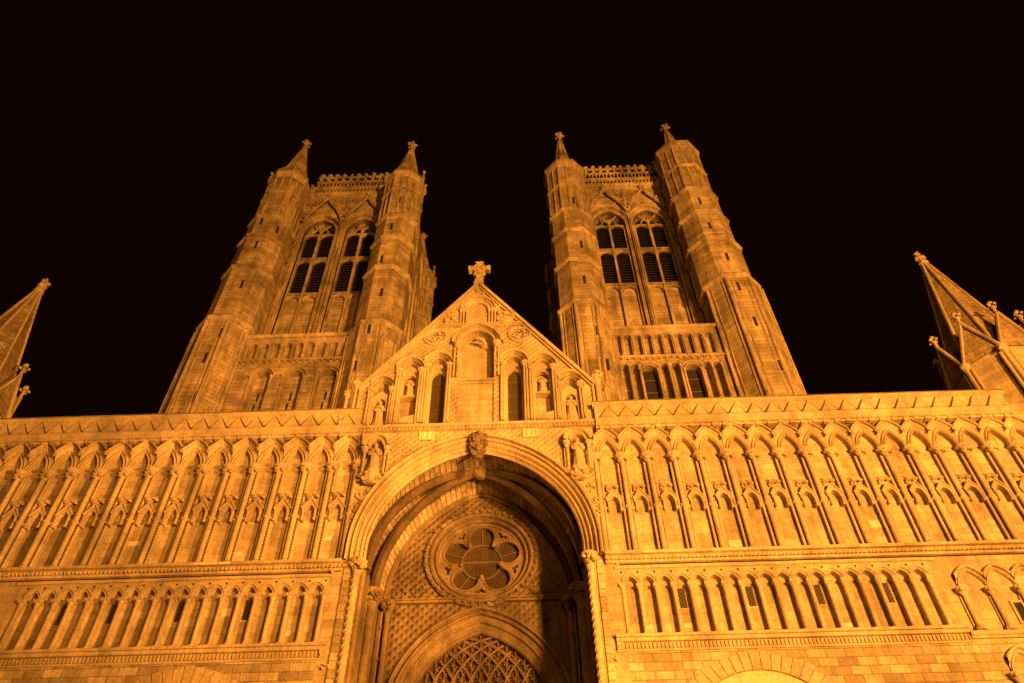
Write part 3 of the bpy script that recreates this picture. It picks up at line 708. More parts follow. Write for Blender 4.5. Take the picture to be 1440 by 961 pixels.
# mouldings and shafts of each bay
for i, (cx, h, zb, zs, c) in enumerate(bays):
    mb = MB(); R = h+c; big = i == 3
    if big: pr = [(R, .5), (R, -.02), (R+.04, -.10), (R+.08, -.02), (R+.14, -.02), (R+.18, -.14), (R+.22, -.02), (R+.26, 0), (R+.30, -.20), (R+.38, -.26), (R+.44, -.18), (R+.45, 0)]; 
    else: pr = [(R, .5), (R, .0), (R+.03, -.06), (R+.07, -.0), (R+.11, -.0), (R+.14, -.12), (R+.19, -.03), (R+.22, -.03), (R+.24, -.2), (R+.31, -.24), (R+.34, -.16), (R+.35, 0)]
    ao = mb.arch(cx, zs, c, pr, .64 if not big and i not in (0, 6) else (.52 if not big else None), 10)
    mb.build('gable_arch', M_carve, FR)
    for q in (-1, 1):
        mb = MB()
        if big:
            z0 = 28.75
            for dx, dy in ((.86, -.10), (1.02, -.14), (.80, .12)): mb.lathe(cx+q*dx, dy, [(.055, z0), (.055, zs-.35)], 8)
            mb.lathe(cx+q*.93, -.08, [(.1, zs-.35), (.2, zs-.08), (.24, zs)], 8)
            for k in range(6): foliage(mb, cx+q*.9, -.12, z0+.35+k*.32, .16, .2, 3, .08)
        else:
            for dx, dy in ((h+.06, -.06), (h+.17, -.12), (h+.0, .16)): mb.lathe(cx+q*dx, dy, [(.055, zb), (.055, zs-.30)], 8)
            mb.lathe(cx+q*(h+.10), -.06, [(.09, zs-.32), (.17, zs-.06), (.21, zs)], 8); foliage(mb, cx+q*(h+.1), -.12, zs-.16, .3, .22, 7, .1)
        mb.build('gable_shaft', M_carve, FR)
# contents of the bays
for cx in (-1.86, 1.60):
    mb = MB(); mb.wall(cx-.42, cx+.42, 25.95, 30.1, .35, .14, [(cx, .30, 25.96, 29.05, .22)], 6); wf = mb.build('lancet_window', M_carve, FR)
    mb = MB(); mb.quad((cx-.32, .46, 25.95), (cx+.32, .46, 25.95), (cx+.32, .46, 29.7), (cx-.32, .46, 29.7)); mb.build('leaded_glass', M_leaded, wf)
    mb = MB()
    for z in (26.9, 27.9, 28.8): mb.box(cx-.30, cx+.30, .43, .455, z, z+.035)
    mb.build('glazing_bar', M_bar, wf)
mb = MB(); mb.box(-.92, .68, .10, .549, 25.95, 28.42); mb.box(-.98, .74, -.06, .549, 28.52, 28.64); mb.box(-.94, .70, .03, .549, 28.42, 28.52); mb.build('niche_panel', M_wall, FR)
mb = MB(); mb.tube([(-.36, .3, 31.65), (-.12, .0, 31.50), (.12, .0, 31.42), (.3, .2, 31.25)], [.05, .1, .12, .05], 7); mb.blob(-.02, .05, 31.46, .17, .14, .09, .3); mb.build('carved_fragment', M_carve, FR)
for cx, nm in ((-3.12, 'left'), (2.88, 'right')):
    mb = MB(); mb.wall(cx-.40, cx+.40, 27.9, 29.95, .22, .20, [(cx, .27, 27.95, 28.9, .12)], 6); mb.box(cx-.4, cx+.4, .18, .54, 27.82, 27.92); mb.build('inner_niche', M_carve, FR)
    mb = MB(); mb.prism([(cx-.38, 25.97), (cx+.38, 25.97), (cx+.38, 26.42), (cx-.0, 26.30), (cx-.38, 26.08)], -.10, .3); mb.build('slanting_slab', M_wall, FR)
    statue('statue_fragment', 'worn headless stone figure in a narrow gable niche, on the %s wing side' % ('dimmer' if nm == 'left' else 'brighter'), cx, .32, 27.93, 1.15, headless=True)
for cx, nm in ((-4.30, 'left'), (4.06, 'right')):
    mb = MB()
    mb.wall(cx-.36, cx+.36, 27.15, (lambda x, c0=cx: 28.15-abs(x-c0)*.9), .10, .25, [(cx, .22, 27.15, 27.35, .10)], 6)
    for q in (-.3, .3): mb.lathe(cx+q, .12, [(.05, 26.1), (.05, 27.2)], 7)
    mb.build('inner_niche', M_carve, FR)
    statue('statue', 'robed stone figure in the end niche of the gable, next to the %s lit wing' % ('dimmer' if nm == 'left' else 'brighter'), cx, .12, 26.02, 1.42)
# upper gable: string, small arch, roundels
mb = MB(); mb.box(-2.22, 2.02, -.16, .02, 32.42, 32.52); mb.box(-2.2, 2.0, -.10, .02, 32.34, 32.42); mb.build('upper_string', M_carve, FR)
mb = MB(); mb.arch(-.12, 33.65, .08, [(.52, .02), (.52, -.10), (.58, -.16), (.64, -.08), (.70, -.10), (.75, -.20), (.80, -.08), (.86, -.10), (.90, -.24), (.97, -.24), (.99, 0)], None, 10)
for q in (-1, 1):
    for dx in (.55, .70, .84): mb.lathe(-.12+q*dx, -.10, [(.05, 32.52), (.05, 33.4), (.09, 33.55), (.10, 33.66)], 8)
mb.box(-.54, .30, -.02, .02, 32.52, 33.0)
mb.build('upper_niche', M_carve, FR)
def roundel(x, z, r, nm='roundel'):
    mb = MB(); mb.ring(x, z, [(r, -.002), (r, -.07), (r-.05, -.11), (r-.10, -.06), (r-.12, -.003)], 26)
    for k in range(4):
        a = k*pi/2+pi/4*0; cx, cz = x+.42*r*cos(a), z+.42*r*sin(a); mb.tube([(cx+.30*r*cos(a-1.9+3.8*i/9), -.06, cz+.30*r*sin(a-1.9+3.8*i/9)) for i in range(10)], .04, 5)
        mb.blob(cx, -.03, cz, .07*r/.4, .05, None, .4)
    o = mb.build(nm, M_carve, FR)
    mb = MB()
    for k in range(4):
        a = k*pi/2; cx, cz = x+.40*r*cos(a), z+.40*r*sin(a); mb.prism([(cx+.17*r*cos(t), cz+.17*r*sin(t)) for t in [2*pi*i/8 for i in range(8)]], -.05, .0)
    mb.build('pierced_foil', M_void, o)
roundel(-2.12, 31.62, .56); roundel(1.90, 31.68, .56)
roundel(-1.42, 32.95, .34); roundel(1.28, 32.95, .34)
mb = MB()
for q in (-1, 1): foliage(mb, -.12+q*1.35, 0, 33.0, .9, .7, 16, .08); foliage(mb, -.12+q*.9, 0, 33.9, .5, .5, 8, .06)
foliage(mb, -.30, 0, 35.1, .55, .4, 12, .10); foliage(mb, .2, 0, 35.0, .3, .5, 8, .08); mb.build('gable_foliage', M_carve, FR)
roundel(-.35, 35.0, .24)
# corner shafts and pinnacles of the gable
for sd, gx in ((-1, GX0), (1, GX1)):
    mb = MB()
    for dx, dy in ((0.05, -.12), (.16, -.02), (-.12, -.04)): mb.lathe(gx+sd*dx, dy, [(.07, 25.96), (.07, 28.05), (.13, 28.25), (.15, 28.34)], 8)
    mb.lathe(gx+sd*.08, -.02, [(.28, 28.34), (.28, 28.5), (.2, 28.6)], 8); mb.lathe(gx+sd*.45, .05, [(.09, 25.8), (.09, 27.7), (.16, 27.85), (.02, 28.3)], 7)
    foliage(mb, gx+sd*.42, -.12, 26.2, .34, .5, 10, .15); foliage(mb, gx+sd*.2, -.12, 28.5, .4, .3, 8, .15); foliage(mb, gx+sd*.5, 0, 27.9, .2, .3, 6, .1)
    mb.build('gable_corner_shaft', M_carve, FR)
# nave roof behind the gable (low pitched lead roof running back between the towers)
mb = MB(); mb.prism([(-5.0, 26.0), (4.8, 26.0), (4.8, 27.6), (-.1, 35.0), (-5.0, 27.6)], 1.3, 40); mb.build('nave_roof', M_lead, FR)
mb = MB(); mb.box(-25.2, -4.8, 3.0, 9, 0, 26.0); mb.box(4.8, 25.2, 3.0, 9, 0, 26.0); mb.build('rear_wall', M_wall, FR)
mb = MB(); mb.box(-4.3, 4.3, 4.3, 9, 0, 26.0); mb.box(-4.9, 4.9, .6, 4.3, 25.4, 25.8); mb.build('core_wall', M_wall, FR)

# ================================================================== bell towers
RO8 = pi/8; K8 = 1/cos(pi/8)
def octa(mb, cx, cy, prof): mb.lathe(cx, cy, [(r*K8, z) for r, z in prof], 8, RO8)
YT = 6.5; YR = 15.5
def tower(label, turrets, fx0, fx1, wins, norman, arcade, slits):
    T = thing('bell_tower', label, 'bell tower', ((fx0+fx1)/2, YT, 0)); OX, OY = (fx0+fx1)/2, YT
    ob = {}
    def B(mb, name, m, parent=None, **k):
        o = mb.build(name, m, parent or T, **k)
        if parent is None: o.location = (-OX, -OY, 0)
        return o
    YN, YBF = 6.0, 7.6
    xl, xr = turrets[0]['cx'], turrets[1]['cx']
    # ---- lower stage with round arches
    za, zb_, = norman['z']          # ledge z of first stage top, second stage top
    mb = MB(); ops = [(cx, h, 26, zs, .001) for cx, h, zs in norman['ops']]
    mb.wall(fx0-.6, fx1+.6, 26, za, YN, .5, ops, 7); B(mb, 'lower_stage', M_tower)
    mb = MB(); mb.box(fx0-.5, fx1+.5, YN+.5, 8.5, 26, za); mb.box(fx0-1, fx1+1, 8.5, YR, 0, 39); B(mb, 'tower_core', M_tower)
    for cx, h, zs in norman['ops']:
        mb = MB(); R = h; mb.arch(cx, zs, .001, [(R, .2+YN), (R, YN), (R+.05, YN-.06), (R+.10, YN), (R+.13, YN), (R+.17, YN-.10), (R+.22, YN-.10), (R+.24, YN)], norman.get('clip'), 8)
        for q in (-1, 1): mb.lathe(cx+q*(R+.07), YN-.03, [(.055, 33.2), (.055, zs-.2), (.10, zs), (.11, zs+.03)], 7)
        B(mb, 'round_arch', M_tcarve)
    for cx, h, z1 in norman['win']:
        mb = MB(); mb.box(cx-h, cx+h, YN+.42, YN+.49, 30, z1); o = B(mb, 'window', M_void)
        mb = MB(); 
        for z in (34.0, 35.0): mb.box(cx-h, cx+h, YN+.40, YN+.415, z, z+.05)
        mb.build('glazing_bar', M_bar, o)
    for cx in norman['slits']:
        mb = MB(); mb.box(cx-.05, cx+.06, YN+.485, YN+.499, 34.35, 35.0); mb.box(cx-.11, cx+.0, YN+.485, YN+.499, 33.5, 34.15); B(mb, 'slit_window', M_void)
    mb = MB(); mb.box(fx0-.5, fx1+.5, YN-.14, YN, za, za+.14)
    x = fx0
    while x < fx1: mb.box(x, x+.14, YN-.12, YN, za-.14, za); x += .36
    B(mb, 'lower_ledge', M_tcarve)
    # ---- small blind arcade
    n, ax0, ax1 = arcade; sp = (ax1-ax0)/n; zsp = zb_-.15-.36-sp*.5
    mb = MB(); ops = [(ax0+sp*(i+.5), sp*.34, za+.32, zsp, .001) for i in range(n)]
    mb.wall(fx0-.5, fx1+.5, za+.14, zb_-.15, YN, .34, ops, 6)
    for i in range(n+1): mb.lathe(ax0+sp*i, YN-.02, [(.07, za+.30), (.05, za+.36), (.05, zsp-.12), (.09, zsp)], 6)
    for i in range(n): mb.arch(ax0+sp*(i+.5), zsp, .001, [(sp*.34, YN), (sp*.36, YN-.05), (sp*.46, YN-.05), (sp*.48, YN)], None, 6)
    B(mb, 'blind_arcade', M_tcarve)
    mb = MB(); mb.box(fx0-.5, fx1+.5, YN+.34, 8.4, za+.0, zb_-.15); B(mb, 'arcade_back', M_tower)
    mb = MB(); mb.grid([[(fx0-.5, y, z), (fx1+.5, y, z)] for y, z in ((YN, zb_-.16), (YN-.12, zb_-.12), (YN-.20, zb_-.02), (YN-.20, zb_+.05), (YBF, zb_+.5))]); B(mb, 'belfry_sill', M_tcarve)
    # ---- belfry stage
    zt = 58.75
    mb = MB(); ops = [(cx, 1.16, zb_+.55, 53.4, .75) for cx in wins]
    mb.wall(fx0-1.0, fx1+1.0, zb_, zt, YBF, .75, ops, 12); B(mb, 'belfry_wall', M_tower)
    mb = MB(); mb.box(fx0-1.2, fx1+1.2, YBF+.75, YBF+.85, zb_, zt); mb.box(fx0-1.2, fx1+1.2, YBF+.85, YR+1, 39, 58.5) ; B(mb, 'belfry_core', M_tower)
    for cx in wins:
        mb = MB(); R = 1.91
        mb.arch(cx, 53.4, .75, [(R, YBF+.4), (R, YBF+.05), (R+.06, YBF-.04), (R+.12, YBF+.03), (R+.17, YBF+.03), (R+.22, YBF-.10), (R+.28, YBF), (R+.30, YBF), (R+.34, YBF-.2), (R+.42, YBF-.24), (R+.46, YBF-.1), (R+.47, YBF)], 1.52, 12, stilt=53.4-zb_-.5)
        W = B(mb, 'belfry_window', M_tcarve)
        # crocketed gablet over the window
        mb = MB()
        for q in (-1, 1):
            pts = [(cx+q*1.45, YBF-.22, 54.6), (cx+q*1.15, YBF-.24, 55.6), (cx+q*.8, YBF-.26, 56.35), (cx+q*.4, YBF-.28, 56.95), (cx, YBF-.30, 57.85)]
            mb.tube(pts, .10, 6)
            for i in range(9):
                t = i/8*3.98; j = int(t); f = t-j; a, b = pts[j], pts[min(j+1, 4)]; mb.blob(a[0]*(1-f)+b[0]*f+q*.1, YBF-.32, a[2]*(1-f)+b[2]*f+.14, .12, .1, .11, .4, 5, 4)
        mb.lathe(cx, YBF-.28, [(.08, 57.8), (.06, 58.2), (.2, 58.35), (.05, 58.6)], 6)
        for i in range(10): mb.blob(cx+random.uniform(-.9, .9), YBF-.02, random.uniform(56.0, 56.5), .10, .06, .10, .4, 5, 3)
        mb.build('gablet', M_tcarve, W)
        # mullions, transoms and traceried heads
        mb = MB(); yt_ = YBF+.30; zlo = zb_+.5
        mb.box(cx-.08, cx+.08, yt_-.10, yt_+.15, zlo, 54.2)
        for q in (-1, 1): mb.box(cx+q*1.16-.07*(1+q)/1 if False else cx+q*1.10-.07, cx+q*1.10+.07, yt_-.05, yt_+.15, zlo, 53.4)
        for z in (46.15, 50.35): mb.box(cx-1.16, cx+1.16, yt_-.08, yt_+.1, z-.07, z+.05)
        for (lx) in (-.57, .57):
            for (zs_) in (45.35, 49.55, 52.95):
                mb.arch(cx+lx, zs_, .10, [(.54, yt_+.1), (.54, yt_-.04), (.585, yt_-.10), (.63, yt_-.04), (.64, yt_+.1)], None, 7)
                mb.wall(cx+lx-.56, cx+lx+.56, zs_, zs_+.66, yt_+.02, .1, [(cx+lx, .43, zs_, zs_, .10)], 7)
        for q in (-1, 1):
            pts = [(cx-q*.02, yt_, 53.6), (cx+q*.18, yt_, 54.15), (cx+q*.62, yt_, 54.75), (cx+q*.86, yt_, 54.9)]; mb.tube(pts, .07, 6)
            pts = [(cx+q*1.1, yt_, 53.5), (cx+q*.75, yt_, 54.1), (cx+q*.40, yt_, 54.5), (cx, yt_, 55.1)]; 
            pts = [(cx+q*.57, yt_, 53.5), (cx+q*.5, yt_, 53.95), (cx+q*.22, yt_, 54.3), (cx, yt_, 54.15)]; mb.tube(pts, .06, 6)
        mb.build('tracery', M_tcarve, W)
        mb = MB()
        for (lx) in (-.57, .57): mb.box(cx+lx-.5, cx+lx+.5, yt_+.16, yt_+.30, zlo, 46.2)
        mb.build('blind_panel', M_tower, W)
        mb = MB(); mb.quad((cx-1.16, yt_+.42, 46.1), (cx+1.16, yt_+.42, 46.1), (cx+1.16, yt_+.42, 55.2), (cx-1.16, yt_+.42, 55.2)); mb.build('dark_interior', M_void, W)
        for lx in (-.57, .57):
            for z0_, z1_ in ((46.25, 49.9), (50.45, 53.5)):
                mb = MB(); z = z0_
                while z < z1_:
                    mb.grid([[(cx+lx-.43, y, zz), (cx+lx+.43, y, zz)] for y, zz in ((yt_+.12, z), (yt_+.36, z+.20), (yt_+.36, z+.23), (yt_+.12, z+.03), (yt_+.12, z))]); z += .30
                mb.build('louvre', M_louv, W)
    # buttress strip between the windows and panelling under the parapet
    mid = sum(wins)/2
    mb = MB(); mb.lathe(mid, YBF-.06, [(.09, zb_+.5), (.09, 58.0)], 7)
    for q in (-1, 1):
        for k in (0, 1): mb.lathe(mid+q*(.16+.10*k)+0, YBF-.02, [(.04, zb_+.5), (.04, 54.5)], 6)
        for k in range(3): mb.lathe(mid+q*(2.95+.15*k), YBF-.03, [(.05, zb_+.5), (.05, 56)], 6)
    for q in (-1, 1):
        for k in range(2):
            for j in range(2):
                x = mid+q*(.50+1.9*k+.35*j); z = 57.9-.65*j*(1 if k else 0)
                mb.tube([(x+.2*cos(t), YBF-.03, z+.2*sin(t)) for t in [2*pi*i/8 for i in range(9)]], .05, 5)
        mb.tube([(mid+q*.1, YBF-.04, 58.3), (mid+q*.1, YBF-.04, 56.8), (mid+q*.75, YBF-.04, 56.2)], .05, 5)
    B(mb, 'wall_shafts', M_tcarve)
    mb = MB(); mb.grid([[(fx0-.8, y, z), (fx1+.8, y, z)] for y, z in ((YBF, 58.5), (YBF-.2, 58.62), (YBF-.26, 58.8), (YBF-.26, 58.95), (YBF-.1, 59.05), (YBF+.3, 59.05))])
    x = fx0
    while x < fx1: mb.blob(x, YBF-.14, 58.55, .07, None, None, .3, 5, 3); x += .3
    B(mb, 'belfry_cornice', M_tcarve)
    mb = MB(); npin = 10; wdt = fx1-fx0-.3
    mb.wall(fx0-.5, fx1+.5, 59.05, 59.9, YBF-.08, .16, [(fx0+.15+wdt*(i+.5)/(2*npin), wdt/npin*.17, 59.2, 59.6, .05) for i in range(2*npin)], 4)
    mb.box(fx0-.5, fx1+.5, YBF-.12, YBF+.12, 59.9, 60.0)
    for side_y in (YR+.6,): mb.box(fx0-.5, fx1+.5, side_y-.1, side_y+.1, 58.5, 60.3)
    for xx in (xl, xr): mb.box(xx-.1, xx+.1, YT+1.4, YR-1.4, 58.5, 60.3)
    PA = B(mb, 'parapet', M_tcarve)
    for i in range(npin):
        x = fx0+.15+wdt*(i+.5)/npin; mb = MB()
        mb.prism([(x-.23, 60.0), (x-.13, 60.0), (x-.06, 60.9), (x-.12, 60.9)], YBF-.14, YBF+.14); mb.prism([(x+.13, 60.0), (x+.23, 60.0), (x+.12, 60.9), (x+.06, 60.9)], YBF-.14, YBF+.14)
        mb.prism([(x-.15, 60.8), (x+.15, 60.8), (x+.08, 61.5), (x-.08, 61.5)], YBF-.12, YBF+.12)
        for q in (-1, 1): mb.blob(x+q*.20, YBF, 60.85, .13, None, .13, .3); mb.blob(x+q*.22, YBF, 61.6, .12, None, .11, .3)
        mb.blob(x, YBF, 61.85, .20, None, .18, .3)
        mb.build('pinnacle', M_tcarve, PA)
    # side walls of the belfry
    for xs_, q in ((xl, -1), (xr, 1)):
        mb = MB(); mb.box(min(xs_, xs_+q*.7), max(xs_, xs_+q*.7), YT+1, YR-1, 26, 58.7); B(mb, 'side_wall', M_tower)
        for k in range(2):
            cy = 9.3+k*3.2; X_ = xs_+q*.71
            mb = MB(); mb.box(min(X_, X_+q*.02), max(X_, X_+q*.02), cy-.85, cy+.85, 46, 53.6); o = B(mb, 'side_window', M_void)
            mb = MB()
            for dy in (-.95, 0, .95): mb.box(X_-.08, X_+.14, cy+dy-.09, cy+dy+.09, 41, 54)
            for q2 in (-1, 1): mb.tube([(X_+q*.08, cy+q2*.95, 53.8), (X_+q*.08, cy+q2*.6, 55.3), (X_+q*.1, cy, 57.4)], .12, 5)
            for z in (46, 50, 53.5): mb.box(X_-.06, X_+.10, cy-.95, cy+.95, z, z+.2)
            mb.build('tracery', M_tcarve, o)
    # ---- corner turrets
    for ti, t in enumerate(turrets+[dict(turrets[0], cy=YR, rear=1), dict(turrets[1], cy=YR, rear=1)]):
        cy = t.get('cy', YT); cx0 = t['cx']; st = t['st']; mb = MB(); z0 = 0 if not t.get('rear') else 26
        prof = []; zz = 20
        lo = st[0]
        octa(mb, lo[1], cy, [(lo[2], 20), (lo[2], lo[0])])
        for s0, s1 in zip(st, st[1:]): octa(mb, s1[1], cy, [(s1[2], s0[0]-.1), (s1[2], s1[0])])
        TU = B(mb, 'corner_turret', M_tower)
        for s0, s1 in zip(st, st[1:]):
            mb = MB()
            cxm = (s0[1]+s1[1])/2; octa(mb, cxm, cy, [(s0[2], s0[0]-.22), (s0[2]+.15, s0[0]-.10), (s0[2]+.17, s0[0]), (s1[2]+.03, s0[0]+.32), (s1[2]-.1, s0[0]+.33)])
            mb.build('ledge', M_tcarve, TU)
        mb = MB()     # roll shafts on the angles and faces of the bottom stage
        for i in range(8):
            a0 = pi/8+i*pi/4; x, y = lo[1]+lo[2]*K8*cos(a0), cy+lo[2]*K8*sin(a0); mb.lathe(x, y, [(.10, 20), (.10, lo[0]-.3)], 7)
            a1 = i*pi/4
            for q in (-.3, .3):
                x = lo[1]+lo[2]*cos(a1)-q*lo[2]*.8*sin(a1); y = cy+lo[2]*sin(a1)+q*lo[2]*.8*cos(a1)
                if t.get('rolls', 1): mb.lathe(x, y, [(.05, 20), (.05, lo[0]-.3)], 5)
        mb.build('angle_roll', M_tcarve, TU)
        # panelled top stage
        zp0, cxp, ap = st[-2][0]+.3, st[-1][1], st[-1][2]; zp1 = st[-1][0]; zm = t.get('zm', (zp0+zp1)/2+.2)
        mb = MB()
        for i in range(8):
            a1 = i*pi/4
            for q in (-.25, 0, .25):
                x = cxp+ap*cos(a1)-q*2*ap*.41*2.2*sin(a1)/2.2*1.0; y = cy+ap*sin(a1)+q*2*ap*.41*cos(a1)/1.0
                x = cxp+ap*cos(a1)-q*ap*.98*2*.85*sin(a1)*.98; y = cy+ap*sin(a1)+q*ap*.98*2*.85*cos(a1)*.98
                mb.lathe(x, y, [(.085, zp0), (.085, zp1-.15)], 5)
        octa(mb, cxp, cy, [(ap, zm-.12), (ap+.15, zm-.04), (ap+.15, zm+.08), (ap, zm+.16)])
        octa(mb, cxp, cy, [(ap, zp1-.5), (ap+.14, zp1-.1), (ap+.2, zp1), (ap+.2, zp1+t.get('par', .35)), (ap+.05, zp1+t.get('par', .35)+.07)])
        mb.build('panelled_stage', M_tcarve, TU)
        # spire
        zt_ = t['tip']; rs = t.get('rs', ap*.95); mb = MB()
        octa(mb, cxp, cy, [(rs, zp1+.2), (rs*.62, zp1+1.8), (rs*.12, zt_-.9), (rs*.08, zt_-.75)])
        for i in range(8):
            a0 = pi/8+i*pi/4; mb.tube([(cxp+rs*K8*cos(a0), cy+rs*K8*sin(a0), zp1+.3), (cxp+rs*.62*K8*cos(a0), cy+rs*.62*K8*sin(a0), zp1+1.8), (cxp+.1*cos(a0), cy+.1*sin(a0), zt_-.8)], .05, 4)
        S = mb.build('spire', M_tcarve, TU)
        mb = MB(); mb.lathe(cxp, cy, [(.10, zt_-.8), (.16, zt_-.6), (.1, zt_-.5)], 7); mb.blob(cxp, cy, zt_-.18, .30, None, .32, .25)
        for q in range(5): mb.blob(cxp+.3*cos(q*1.26), cy+.3*sin(q*1.26), zt_-.25, .12, None, None, .3)
        mb.build('finial', M_tcarve, TU)
        for i in t.get('pin', range(8)):
            a0 = pi/8+i*pi/4; x, y = cxp+(ap+.12)*K8*cos(a0), cy+(ap+.12)*K8*sin(a0); mb = MB(); mb.lathe(x, y, [(.13, zp1+.1), (.12, zp1+.6), (.03, zp1+1.3)], 5); mb.blob(x, y, zp1+1.35, .14, None, .14, .3); mb.build('pinnacle', M_tcarve, TU)
        if not t.get('rear'):
            mb = MB()
            for (z, fz, off) in t['slits']:
                # slit on the front (0), left (-1) or right (1) oblique face
                s_ = [q for q in st if q[0] > z][0]; a = s_[2]; cx_ = s_[1]
                ang = -pi/2+fz*pi/4; nx, ny = cos(ang), sin(ang); tx, ty = -ny, nx
                px_, py_ = cx_+nx*a+tx*off, cy+ny*a+ty*off
                for w_, hgt, d in ((.085, .42, .015),):
                    q = []
                    for sx, sz in ((-w_, 0), (w_, 0), (w_, hgt*2), (-w_, hgt*2)): q.append((px_+tx*sx+nx*d, py_+ty*sx+ny*d, z+sz))
                    q2 = [(x-nx*.1, y-ny*.1, zz) for x, y, zz in q]
                    n_ = len(mb.v); mb.v += q+q2; mb.f += [(n_, n_+1, n_+2, n_+3)]+[(n_+i, n_+(i+1) % 4, n_+4+(i+1) % 4, n_+4+i) for i in range(4)]
            mb.build('arrow_slit', M_void, TU)
    # flat roof
    mb = MB(); mb.box(fx0-1, fx1+1, YBF+.3, YR+.5, 58.5, 58.8); B(mb, 'roof', M_lead)
    return T
LTL = dict(cx=-15.8, st=[(40.1, -16.02, 1.58), (45.4, -15.85, 1.55), (49.2, -15.8, 1.50), (51.8, -15.72, 1.45), (58.1, -15.65, 1.35)], tip=65.9, rs=1.5, par=.12,
           slits=[(38.2, 0, .5), (36.0, 0, .2), (32.8, 0, .4), (43.0, 0, .4), (47.6, 0, .2), (50.6, 0, -.2), (50.0, 1, -.1)], zm=55.3, pin=(2, 4, 0, 6))
LTR = dict(cx=-6.65, st=[(39.3, -6.75, 1.52), (45.1, -6.65, 1.40), (48.6, -6.65, 1.36), (51.5, -6.62, 1.34), (57.6, -6.60, 1.32)], tip=65.0, rs=1.42, par=.12,
           slits=[(38.2, 0, -.1), (41.9, 0, .1), (45.6, 0, -.3), (49.6, 0, -.1), (35.0, 0, -.5), (53.2, 0, .1)], zm=55.1, pin=(2, 4, 0, 7))
RTL = dict(cx=5.85, st=[(40.8, 5.9, 1.46), (45.3, 5.85, 1.40), (48.9, 5.83, 1.37), (51.6, 5.80, 1.34), (58.2, 5.76, 1.34)], tip=65.8, rs=1.0,
           slits=[(37.5, 0, .4), (42.6, 0, .2), (46.6, 0, .35), (34.6, 0, .8), (52.3, 0, .3)], zm=55.0, pin=(3, 1))
RTR = dict(cx=15.0, st=[(42.6, 15.35, 1.70), (46.9, 15.05, 1.68), (50.3, 15.0, 1.62), (53.5, 14.95, 1.58), (60.4, 14.85, 1.52)], tip=66.8, rs=1.0,
           slits=[(41.0, 0, -.1), (37.6, 0, .1), (33.8, 0, .5), (44.2, 0, .2), (48.0, 0, -.1), (51.3, 0, -.1)], zm=57.0, pin=(3,))
tower('dimmer lit bell tower with three deep round arches over narrow slits above the parapet', [LTL, LTR], -14.25, -8.0, (-12.7, -9.6),
      dict(z=(37.1, 39.35), ops=[(-12.8, .52, 35.85), (-10.95, .52, 35.85), (-9.02, .52, 35.85)], win=[], slits=[-12.85, -11.0, -9.05]), (9, -14.2, -8.05), None)
tower('brighter lit bell tower with two dark round-headed windows just above the parapet', [RTL, RTR], 7.3, 13.3, (8.8, 11.75),
      dict(z=(36.45, 39.15), clip=None, ops=[(7.75, .20, 35.85), (8.33, .20, 35.85), (9.12, .42, 35.45), (9.98, .20, 35.85), (10.62, .20, 35.85), (11.62, .42, 35.45) if False else (11.55, .42, 35.45), (12.38, .20, 35.85), (12.95, .20, 35.85)], win=[(9.12, .42, 35.8), (11.55, .42, 35.8)], slits=[]), (10, 7.3, 13.25), None)

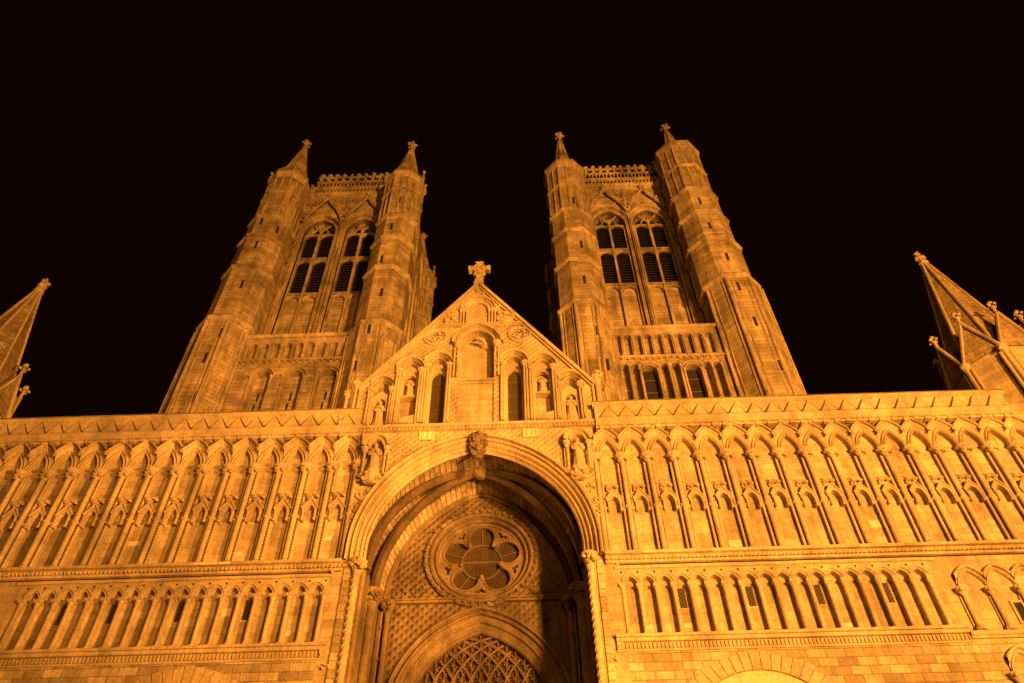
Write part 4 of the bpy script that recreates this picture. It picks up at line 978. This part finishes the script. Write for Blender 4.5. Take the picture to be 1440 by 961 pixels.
# ================================================================== stair turrets at the ends of the screen
def stair_turret(label, cx):
    S = thing('stair_turret', label, 'turret', (cx, 3.5, 0)); cy = 3.5; a = 2.26; zv = 31.26
    def B(mb, n, m, p=None):
        o = mb.build(n, m, p or S)
        if not p: o.location = (-cx, -cy, 0)
        return o
    mb = MB(); octa(mb, cx, cy, [(a-.05, 0), (a-.05, 25.4), (a-.05, zv)]); B(mb, 'turret_body', M_wall)
    mb = MB()
    for i in range(8):
        a0 = pi/8+i*pi/4; ca = K8*a; mb.lathe(cx+ca*cos(a0), cy+ca*sin(a0), [(.13, 25.4), (.13, zv-.5), (.24, zv-.1), (.26, zv)], 8); mb.lathe(cx+(ca+.0)*cos(a0+.09), cy+ca*sin(a0+.09), [(.08, 25.4), (.08, zv-.4)], 6); mb.lathe(cx+(ca+.0)*cos(a0-.09), cy+ca*sin(a0-.09), [(.08, 25.4), (.08, zv-.4)], 6)
        foliage(mb, cx+ca*cos(a0)*1.0, cy+ca*sin(a0), zv-.2, .5, .4, 8, .1)
    B(mb, 'angle_shaft', M_carve)
    hw = a*.414
    for i in range(8):
        an = i*pi/4; nx, ny = cos(an), sin(an); tx, ty = -ny, nx; mb = MB()
        def P(u, d, z): return (cx+nx*(a+d)+tx*u, cy+ny*(a+d)+ty*u, z)
        zg = 33.75; n_ = len(mb.v)
        mb.v += [P(-hw, .0, zv), P(hw, .0, zv), P(0, .0, zg), P(-hw, -.35, zv), P(hw, -.35, zv), P(0, -.35, zg)]
        mb.f += [(n_, n_+1, n_+2), (n_+3, n_+5, n_+4), (n_, n_+2, n_+5, n_+3), (n_+1, n_+4, n_+5, n_+2)]
        G = B(mb, 'gablet', M_roof)
        mb = MB()
        for q in (-1, 1): mb.tube([P(q*hw, .03, zv), P(0, .03, zg+.05)], .09, 6)
        mb.build('coping', M_carve, G)
        mb = MB(); x, y, z = P(0, .0, zg); finial(mb, x, y, z, .9, .26); mb.build('finial', M_carve, G)
    mb = MB(); octa(mb, cx, cy, [(a-.25, zv-.2), (.16, 41.2)]); SPI = B(mb, 'spire', M_roof)
    mb = MB()
    for i in range(8):
        a0 = pi/8+i*pi/4; mb.tube([(cx+(a-.25)*K8*cos(a0), cy+(a-.25)*K8*sin(a0), zv-.1), (cx+.17*cos(a0), cy+.17*sin(a0), 41.2)], .085, 6)
    mb.build('spire_rib', M_carve, SPI)
    mb = MB(); mb.lathe(cx, cy, [(.16, 41.0), (.30, 41.3), (.22, 41.6), (.28, 41.85), (.10, 42.1)], 8); mb.blob(cx-.05, cy, 42.25, .2, None, .24, .3); mb.blob(cx+.25, cy, 42.0, .14, None, .12, .3); mb.blob(cx-.22, cy, 41.8, .12, None, .12, .3); mb.build('finial', M_carve, SPI)
stair_turret('octagonal stone spire ringed by steep gablets with knobbed finials, beyond the brighter lit wing', 26.0)
stair_turret('plain slope of an octagonal stone spire rising beyond the dimmer lit wing', -26.8)
